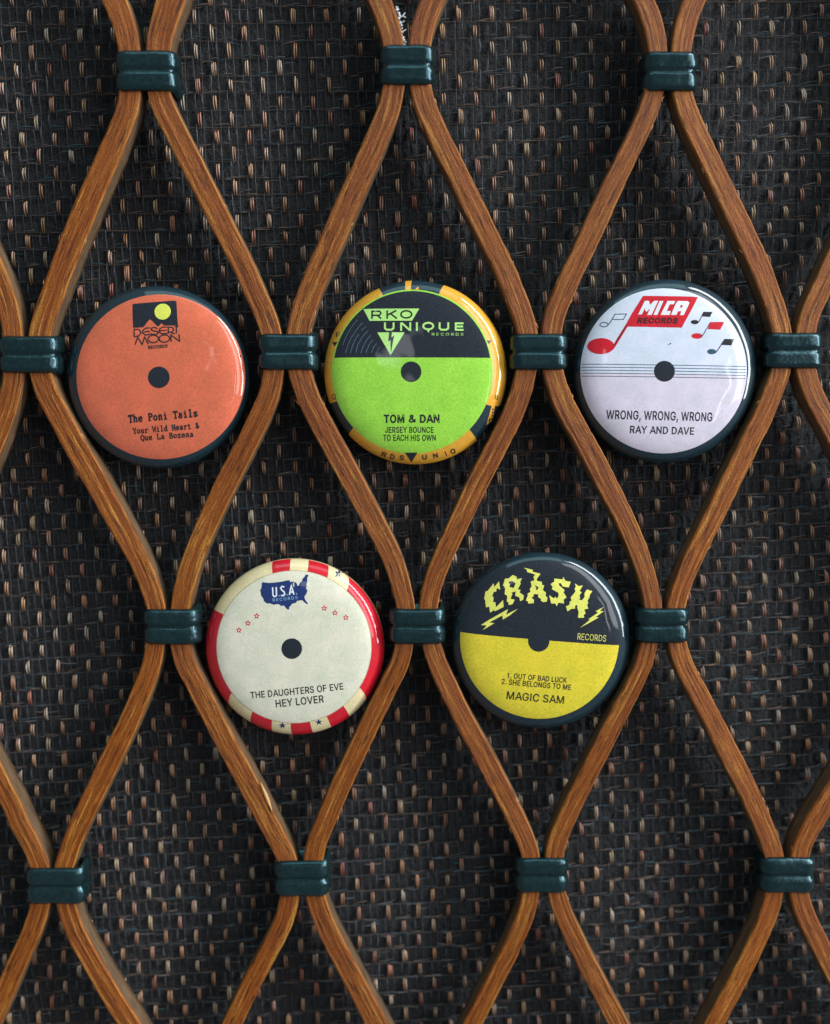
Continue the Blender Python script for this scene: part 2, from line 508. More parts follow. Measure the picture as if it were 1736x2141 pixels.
# centre lines of the rods' front faces
YS = {'a': 191, 'b': 225, 'c': 262.6, 'd': 337.6, 'e': 412.6, 'f': 487.6, 'g': 562.6, 'h': 619, 'i': 656, 'j': 698}
RODS = [
    # R0
    [(-290, -200), (-250, -90), (-205, 0), (-185, 60), (-172, 110), (-172, 190), (-165, 225), (-150, 262), (-110, 345), (-75, 425), (-40, 500), (-8, 575), (9, 619), (18, 656), (24.5, 700), (26, 740), (26, 784), (18, 829), (7, 866), (-22, 941), (-55, 1016), (-90, 1091), (-122, 1166), (-140, 1223), (-148, 1271), (-146, 1350), (-135, 1391), (-115, 1429), (-74, 1500), (-34, 1575), (4, 1650), (24, 1687), (40, 1725), (60, 1762), (77, 1800), (83, 1820), (84, 1860), (82, 1893), (64.5, 1950), (30, 2025), (-2, 2100), (-40, 2180), (-95, 2300), (-125, 2400)],
    # R1
    [(130, -220), (175, -110), (238, 0), (253, 37.5), (264, 75), (269, 101), (271, 145), (270.5, 191), (265.5, 225), (252, 262.6), (220, 337.6), (187, 412.6), (156, 487.6), (127, 562.6), (107, 619), (93, 656), (82, 699.5), (80, 740), (85, 784), (100.5, 829), (120, 866), (160, 941), (204, 1016), (245, 1091), (286, 1166), (310.6, 1222.7), (325, 1271.5), (326, 1310), (323.3, 1350), (316, 1388), (303.5, 1425), (273, 1500), (237, 1575), (200.7, 1650), (165, 1725), (149, 1762), (137, 1800), (131, 1820), (131, 1860), (137, 1892), (156, 1950), (197, 2025), (241, 2100), (268, 2141), (310, 2215), (365, 2310), (390, 2400)],
    # R2
    [(450, -220), (400, -110), (356, 0), (344, 37.5), (334, 75), (330, 101), (329, 145), (331, 191), (342, 225), (360, 262.6), (397.6, 337.6), (435, 412.6), (473.4, 487.6), (511, 562.6), (536, 619), (553, 656), (566, 698), (570, 735), (571, 774.4), (560, 829), (545, 866), (508, 941), (470, 1016), (434.4, 1091), (403, 1166), (386, 1222.7), (376, 1271.5), (374, 1310), (376, 1350), (388, 1391), (406, 1427), (443, 1500), (483, 1575), (523, 1650), (562, 1725), (582, 1762), (600, 1801), (606, 1835), (604.6, 1878.6), (591.5, 1931), (564, 1987), (524, 2062), (488, 2137), (445, 2225), (400, 2330), (388, 2400)],
    # R3
    [(690, -220), (740, -110), (794, 0), (809, 37.5), (819, 75), (822, 95), (824, 135), (822.8, 178), (815, 220), (799, 262.6), (766, 337.6), (732.4, 412.6), (700, 487.6), (667, 562.6), (644, 619), (632, 656), (623, 696), (622, 735), (626, 774), (643, 829), (661, 866), (701, 941), (742, 1016), (782, 1091), (819.4, 1166), (838, 1223), (848.4, 1271.5), (849, 1310), (845, 1348), (836, 1388), (817, 1427), (781, 1500), (745, 1575), (710, 1650), (678, 1725), (663, 1762), (654.5, 1802), (653, 1838), (659, 1875), (678, 1931), (705.4, 1987.5), (745, 2062.5), (785, 2137.5), (832, 2225), (878, 2320), (890, 2400)],
    # R4
    [(1005, -220), (952, -110), (903.8, 0), (890, 37.5), (880, 75), (877.5, 95), (877, 135), (879, 178), (890, 222), (907.6, 262.6), (944.3, 337.6), (981.8, 412.6), (1018.5, 487.6), (1056, 562.6), (1079.3, 619), (1093, 656), (1104, 696), (1106, 735), (1101, 774), (1088.7, 826), (1073, 866), (1035.5, 941), (996.7, 1016), (961, 1091), (926.4, 1166), (905, 1223), (896, 1271.5), (897, 1310), (903, 1348), (916, 1391.5), (932, 1427), (967, 1500), (1008, 1575), (1047.5, 1650), (1085, 1725), (1101, 1762), (1110.5, 1796), (1113, 1835), (1109, 1871), (1099, 1914), (1068, 1987.5), (1029.7, 2062.5), (992, 2137.5), (948, 2225), (905, 2320), (895, 2400)],
    # R5
    [(1240, -220), (1295, -110), (1348, 0), (1363, 37.5), (1372.5, 75), (1376.6, 107), (1375, 150), (1368, 193), (1358.6, 225), (1342.9, 262.6), (1306.5, 337.6), (1271, 412.6), (1236.8, 487.6), (1201, 562.6), (1176, 619), (1162, 656), (1154.2, 694), (1153, 735), (1157, 774), (1174, 829), (1192, 866), (1233, 941), (1272, 1016), (1309.6, 1091), (1341, 1166), (1358, 1223), (1367, 1271.5), (1366, 1310), (1358, 1346), (1346, 1391.5), (1330, 1427), (1292, 1500), (1254, 1575), (1216, 1650), (1180, 1725), (1166, 1762), (1160, 1796), (1159, 1835), (1165.4, 1871), (1179, 1914), (1213, 1987.5), (1251.7, 2062.5), (1291, 2137.5), (1338, 2225), (1385, 2320), (1398, 2400)],
    # R6
    [(1550, -220), (1502, -110), (1452.4, 0), (1439, 37.5), (1430, 75), (1425.4, 107), (1424, 150), (1428, 193), (1437.4, 225), (1452.4, 262.6), (1487.6, 337.6), (1523, 412.6), (1559, 487.6), (1593.5, 562.6), (1614.6, 619), (1627, 656), (1636, 694), (1638, 735), (1634.3, 774), (1616, 826), (1599, 866), (1562, 941), (1525, 1016), (1488.4, 1091), (1451.6, 1166), (1428, 1223), (1415, 1271.5), (1413, 1310), (1418, 1346), (1432, 1391.5), (1450, 1427), (1488, 1500), (1525.4, 1575), (1564, 1650), (1597.4, 1725), (1611.8, 1762), (1621, 1796), (1623, 1835), (1619.3, 1871), (1608, 1914), (1576, 1987.5), (1538, 2062.5), (1498, 2137.5), (1453, 2225), (1408, 2320), (1395, 2400)],
    # R7
    [(1780, -220), (1840, -110), (1895, 0), (1908, 60), (1912, 105), (1912, 190), (1903, 225), (1885, 262), (1850, 337), (1812, 412), (1775, 487), (1738, 562), (1712, 619), (1696, 656), (1687.5, 694), (1684, 735), (1687, 774), (1705, 829), (1725, 866), (1764, 941), (1803, 1016), (1842, 1091), (1875, 1166), (1890, 1223), (1898, 1271), (1898, 1346), (1887, 1391), (1870, 1429), (1835, 1500), (1794, 1575), (1748, 1650), (1702, 1725), (1683, 1762), (1673.7, 1796), (1670, 1835), (1673, 1871), (1686, 1914), (1721.7, 1987.5), (1760, 2062), (1800, 2137), (1845, 2225), (1895, 2330), (1905, 2400)],
]
# widths at image heights 0, 450, 735, 1000, 1310, 1600, 1835, 2141
WY = [-300, 0, 145, 450, 735, 1000, 1310, 1600, 1835, 2141, 2500]
WD = [
    [46, 46, 46, 46, 46, 50, 46, 46, 45, 47, 46],
    [50, 52, 46, 55, 50, 54, 42, 49, 44, 50, 50],
    [60, 62, 50, 51, 46, 50, 45, 50, 46, 46, 46],
    [49, 49, 47, 55, 52, 52, 42, 47, 47, 50, 50],
    [52, 51, 48, 49, 46, 49, 43, 48, 42, 45, 45],
    [45, 45, 42, 48, 46, 49, 40, 45, 44, 46, 46],
    [46, 47, 44, 48, 44, 48, 42, 48, 44, 46, 46],
    [46, 46, 46, 46, 46, 46, 46, 46, 45, 46, 46],
]
ROD_LABELS = [
    'brown cane rod at the left edge, cut off by the picture frame',
    'brown cane rod bending left of the orange badge, pale split face at bottom',
    'brown cane rod between the orange and green badges, broadest at its top end',
    'brown cane rod with white lint near its top, passing left of the green badge',
    'brown cane rod with yellow streaks passing right of the green badge',
    'brown cane rod running between the green badge and the white music note badge',
    'brown cane rod running right of the white music note badge',
    'brown cane rod at the right edge, mostly outside the picture',
]
DEPTH = 47.0
rod_objs = []
for r, tr in enumerate(RODS):
    path = catmull([P(x, y, 0) for x, y in tr], 8.0)
    imy = []
    for (x, y), in zip(tr): pass
    n = len(path)
    # image heights for the width table
    zs = np.array([P(868, yy, 0).z for yy in WY])
    seg_w = [float(np.interp(-p.z, -zs, WD[r])) for p in path]
    seed = 13.7 * r
    verts, faces, uvs = [], [], []
    # cross-section template: (a across -1..1, depth), arc coordinate
    prof = []
    NF = 14
    rc = 0.16
    side_r = 5.5
    for k in range(4):
        t = k / 4 * math.pi / 2
        prof.append(('L', t))
    sect = None
    s_acc = 0.0
    for k, p in enumerate(path):
        q0, q1 = path[max(0, k - 1)], path[min(n - 1, k + 1)]
        T = (q1 - q0).normalized()
        N = Vector((T.z, 0, -T.x))          # across, in the lattice's plane
        if N.x < 0:
            N = -N
        if k:
            s_acc += (p - path[k - 1]).length
        w = seg_w[k] * 0.91 * (1 + 0.02 * noise.noise(Vector((s_acc * 0.02, seed, 1))))
        hw = w / 2
        sc_ = s_acc * 0.012
        jl = 0.9 * noise.noise(Vector((s_acc * 0.05, seed, 5))) + 0.6 * noise.noise(Vector((s_acc * 0.17, seed, 6)))
        jr = 0.9 * noise.noise(Vector((s_acc * 0.05, seed, 8))) + 0.6 * noise.noise(Vector((s_acc * 0.17, seed, 9)))
        cr = 4.0
        ring = []
        # left side, going from back to front
        dep = DEPTH + 4 * noise.noise(Vector((s_acc * 0.004, seed, 2)))
        for f_ in (1.0, 0.66, 0.33):
            ring.append((-hw - jl + 1.2 * noise.noise(Vector((sc_, seed, f_ * 9))) * (1 if f_ < 1 else 0), cr + (dep - cr) * f_))
        for t in (0, 0.33, 0.66, 1.0):
            an = t * math.pi / 2
            ring.append((-hw - jl + cr * (1 - math.cos(an)), cr * (1 - math.sin(an))))
        for m in range(1, NF):
            v = m / NF
            x_ = -hw + cr + (2 * hw - 2 * cr) * v
            g = noise.noise(Vector((sc_ * 0.35, v * 3.1 + seed, 20))) * 1.3 + noise.noise(Vector((sc_ * 0.8, v * 9 + seed, 30))) * 0.9
            g -= 2.2 * math.exp(-((v - 0.62 - 0.12 * math.sin(sc_ * 0.5 + seed)) / 0.035) ** 2) * max(0, noise.noise(Vector((sc_ * 0.25, seed, 44))) + 0.35)
            crown = -0.7 * math.sin(math.pi * v)
            ring.append((x_, crown - g * math.sin(math.pi * v) ** 0.4 + 0.6))
        for t in (1.0, 0.66, 0.33, 0):
            an = t * math.pi / 2
            ring.append((hw + jr - cr * (1 - math.cos(an)), cr * (1 - math.sin(an))))
        for f_ in (0.33, 0.66, 1.0):
            ring.append((hw + jr + 1.2 * noise.noise(Vector((sc_, seed, 40 + f_ * 9))) * (1 if f_ < 1 else 0), cr + (dep - cr) * f_))
        for ri, (a_, d_) in enumerate(ring):
            acc = a_ * 46.0 / w + (-1 if ri < 7 else 1) * (max(0.0, d_ - 1.0) if (ri < 7 or ri >= len(ring) - 7) else 0.0)
            q = p + N * a_ + Vector((0, d_, 0))
            verts.append(tuple(q))
            uvs.append((s_acc * 0.01, acc * 0.01))
        if k:
            m_ = len(ring)
            o0, o1 = (k - 1) * m_, k * m_
            for q in range(m_ - 1):
                faces.append((o0 + q, o1 + q, o1 + q + 1, o0 + q + 1))
            faces.append((o0 + m_ - 1, o1 + m_ - 1, o1, o0))
    m_ = len(ring)
    faces.append(tuple(range(m_)))
    faces.append(tuple(range((n - 1) * m_, n * m_))[::-1])
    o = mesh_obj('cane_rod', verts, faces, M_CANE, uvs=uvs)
    tag(o, ROD_LABELS[r], 'cane rod', 'brown cane rods of the lattice')
    rod_objs.append(o)


# splinters and a pale chipped scar on the rods
random.seed(23)
M_SPL = NT('raw_splinter')
M_SPL.b.inputs['Base Color'].default_value = srgb(214, 160, 98)
M_SPL.b.inputs['Roughness'].default_value = 0.6
for r, o in enumerate(rod_objs):
    V_, F_ = [], []
    for _ in range(9):
        q = random.randrange(6, len(RODS[r]) - 6)
        (xa, ya), (xb, yb_) = RODS[r][q], RODS[r][q + 1]
        t = random.random()
        p = P(xa + (xb - xa) * t, ya + (yb_ - ya) * t, 0)
        T = (P(xb, yb_, 0) - P(xa, ya, 0)).normalized()
        N = Vector((T.z, 0, -T.x))
        w = float(np.interp(ya, WY, WD[r])) * 0.95 / 2
        sd_ = random.choice((-1, 1))
        L, ln = random.uniform(7, 17), random.uniform(2.0, 4.5)
        a_ = p + N * sd_ * (w - 1.5) + Vector((0, 3, 0))
        tip = a_ + T * L * random.choice((-1, 1)) + N * sd_ * ln
        b0 = len(V_)
        wd = random.uniform(0.8, 1.6)
        for v_ in (a_ + N * wd, a_ - N * wd, a_ + Vector((0, -wd, 0)), tip):
            V_.append(tuple(v_))
        F_ += [(b0, b0 + 1, b0 + 2), (b0, b0 + 2, b0 + 3), (b0 + 2, b0 + 1, b0 + 3), (b0 + 1, b0, b0 + 3)]
    mesh_obj('splinter', V_, F_, M_SPL.m, o, smooth=False)['kind'] = 'stuff'
pts_s = [(548, 1637, 1.2), (553, 1649, 2.6), (559, 1662, 3.6), (564, 1675, 3.4), (569, 1688, 1.8), (572, 1697, 0.6)]
V_, F_ = [], []
for k_, (x, y, w) in enumerate(pts_s):
    for sg, dy in ((-1, -0.8), (0, -3.2), (1, 1.2)):
        V_.append(tuple(P(x + sg * w - 3, y - sg * w * 0.4, dy)))
for k_ in range(len(pts_s) - 1):
    for m in range(2):
        a_ = k_ * 3 + m
        F_.append((a_, a_ + 3, a_ + 4, a_ + 1))
mesh_obj('chipped_scar', V_, F_, M_SPL.m, rod_objs[2])['label'] = 'pale chipped scar'


# ------------------------------------------------------------------ plastic bindings
# (left, right, top, bottom, fin above right end, fin below right end, label)
BINDS = [
    (238, 370, 104, 189, 0.06, 0.30, 'dark green binding at the top above the orange badge'),
    (794, 909, 92, 176, 0.05, 0.05, 'dark green binding under the rod with white lint, top middle'),
    (1348, 1460, 106, 189, 0.02, 0.06, 'dark green binding at the top above the white music note badge'),
    (-6, 121, 702, 779, 0.12, 0.22, 'dark green binding cut off at the left edge beside the orange badge'),
    (538, 662, 697, 773, 0.35, 0.22, 'dark green binding between the orange badge and the green badge'),
    (1069, 1187, 697, 773, 0.10, 0.05, 'dark green binding between the green badge and the white music note badge'),
    (1606, 1722, 695, 770, 0.10, 0.05, 'dark green binding at the right edge beside the white music note badge'),
    (297, 415, 1274, 1348, 0.40, 0.15, 'dark green binding left of the cream badge with red stripes'),
    (815, 930, 1273, 1347, 0.40, 0.25, 'dark green binding between the striped cream badge and the yellow badge'),
    (1334, 1442, 1272, 1345, 0.25, 0.05, 'dark green binding right of the yellow and black badge'),
    (51, 177, 1817, 1892, 0.50, -0.20, 'dark green binding at the bottom left corner with its end curling up'),
    (572, 688, 1802, 1876, 0.50, -0.30, 'dark green binding at the bottom below the striped cream badge'),
    (1080, 1189, 1796, 1869, 0.30, -0.05, 'dark green binding at the bottom below the yellow and black badge'),
    (1594, 1706, 1795, 1869, 0.20, -0.02, 'dark green binding at the bottom right corner'),
    (-200, -86, 1273, 1348, 0.3, 0.1, None),
    (1824, 1940, 1272, 1346, 0.3, 0.1, None),
]
for bi, (x0, x1, y0, y1, fu, fd, label) in enumerate(BINDS):
    if label is None:
        continue
    YF = -4.0
    pa, pb = P(x0, y0, YF), P(x1, y1, YF)
    cxm, czm = (pa.x + pb.x) / 2, (pa.z + pb.z) / 2
    hw, hh = (pb.x - pa.x) / 2, (pa.z - pb.z) / 2
    yb, yf = DEPTH + 6, YF + 2
    # closed path round both rods (rounded rectangle), starting at the back
    cr = 16.0
    path = []
    hx = hw - 7
    def corner(cx_, cy_, a0, a1, n_):
        for q in range(n_):
            t = R_(a0 + (a1 - a0) * q / (n_ - 1))
            path.append((cx_ + cr * math.cos(t), cy_ + cr * math.sin(t), math.cos(t), math.sin(t)))
    # angles: x right, y depth (front = negative)
    corner(-(hx - cr), yb - cr, 90, 180, 5)
    for f_ in (0.25, 0.5, 0.75):
        path.append((-hx, yb - cr + (yf + cr - (yb - cr)) * f_, -1, 0))
    corner(-(hx - cr), yf + cr, 180, 270, 8)
    for f_ in (0.1, .2, .3, .4, .5, .6, .7, .8, .9):
        path.append((-(hx - cr) + 2 * (hx - cr) * f_, yf, 0, -1))
    corner(hx - cr, yf + cr, 270, 360, 8)
    for f_ in (0.25, 0.5, 0.75):
        path.append((hx, yf + cr + (yb - cr - yf - cr) * f_, 1, 0))
    corner(hx - cr, yb - cr, 0, 90, 5)
    npth = len(path)
    NPZ = 21
    verts, faces = [], []
    sd = bi * 5.1
    for k, (x_, y_, nx_, ny_) in enumerate(path):
        side = max(0.0, nx_) * (1 if y_ < yb - 20 else 0.6)
        sidel = max(0.0, -nx_)
        rr = min(1.0, side * 1.0)
        depthf = max(0.0, min(1.0, (y_ - yf) / 40.0))
        up_ = fu * 26 * rr * depthf ** 0.8 + 3 * sidel * depthf
        dn_ = fd * 26 * rr * depthf ** 0.8 + 2 * sidel * depthf
        for m in range(NPZ):
            v = -1 + 2 * m / (NPZ - 1)
            ridge = min(1.0, 1.25 * abs(math.sin(math.pi * v)) ** 0.62)          # two ridges
            ridge *= 0.85 + 0.15 * noise.noise(Vector((k * 0.2, v * 2, sd)))
            edge = min(1, (1 - abs(v)) / 0.12)
            th = 2.0 + 8.0 * ridge + 0.4 * noise.noise(Vector((k * 0.35, v * 3, sd + 3)))
            th *= 0.35 + 0.65 * edge
            if rr > 0.5 and abs(v) > 0.8:
                th += 2.2 * depthf                                # flared lip
            z_ = czm + v * hh + (up_ if v > 0 else 0) * max(0, v) ** 1.5 - (dn_ if v < 0 else 0) * max(0, -v) ** 1.5
            z_ += 0.9 * noise.noise(Vector((k * 0.25, v * 1.5, sd + 7)))
            z_ += -1.5 * math.cos(math.pi * x_ / (2 * hx)) * (-1 if czm < -400 else 0.2)
            verts.append((cxm + x_ + nx_ * th, y_ + ny_ * th, z_))
    inner0 = len(verts)
    for k, (x_, y_, nx_, ny_) in enumerate(path):
        for m in (0, NPZ - 1):
            vx = verts[k * NPZ + m]
            verts.append((cxm + x_ - nx_ * 1.5, y_ - ny_ * 1.5, vx[2]))
    for k in range(npth):
        k2 = (k + 1) % npth
        for m in range(NPZ - 1):
            faces.append((k * NPZ + m, k2 * NPZ + m, k2 * NPZ + m + 1, k * NPZ + m + 1))
        faces.append((inner0 + k * 2, inner0 + k2 * 2, k2 * NPZ, k * NPZ))
        faces.append((k * NPZ + NPZ - 1, k2 * NPZ + NPZ - 1, inner0 + k2 * 2 + 1, inner0 + k * 2 + 1))
        faces.append((inner0 + k * 2, inner0 + k * 2 + 1, inner0 + k2 * 2 + 1, inner0 + k2 * 2))
    o = mesh_obj('lattice_binding', verts, faces, M_BIND)
    tag(o, label, 'binding', 'dark green bindings holding the cane rods in pairs')


# ------------------------------------------------------------------ badges
def pip(x, y, poly):
    ins = False
    j = len(poly) - 1
    for i in range(len(poly)):
        xi, yi = poly[i]
        xj, yj = poly[j]
        if (yi > y) != (yj > y) and x < (xj - xi) * (y - yi) / (yj - yi) + xi:
            ins = not ins
        j = i
    return ins


def ellipse(cx, cy, rx, ry=None, n=48):
    ry = rx if ry is None else ry
    return [(cx + rx * math.cos(2 * math.pi * k / n), cy + ry * math.sin(2 * math.pi * k / n)) for k in range(n)]


def star(cx, cy, r, rot=-90, inner=0.42):
    return [(cx + (r if k % 2 == 0 else r * inner) * math.cos(R_(rot + 36 * k)), cy + (r if k % 2 == 0 else r * inner) * math.sin(R_(rot + 36 * k))) for k in range(10)]


def densify(poly, L):
    out = []
    for k in range(len(poly)):
        a, b = poly[k], poly[(k + 1) % len(poly)]
        n = max(1, int(math.hypot(b[0] - a[0], b[1] - a[1]) / L))
        for q in range(n):
            out.append((a[0] + (b[0] - a[0]) * q / n, a[1] + (b[1] - a[1]) * q / n))
    return out


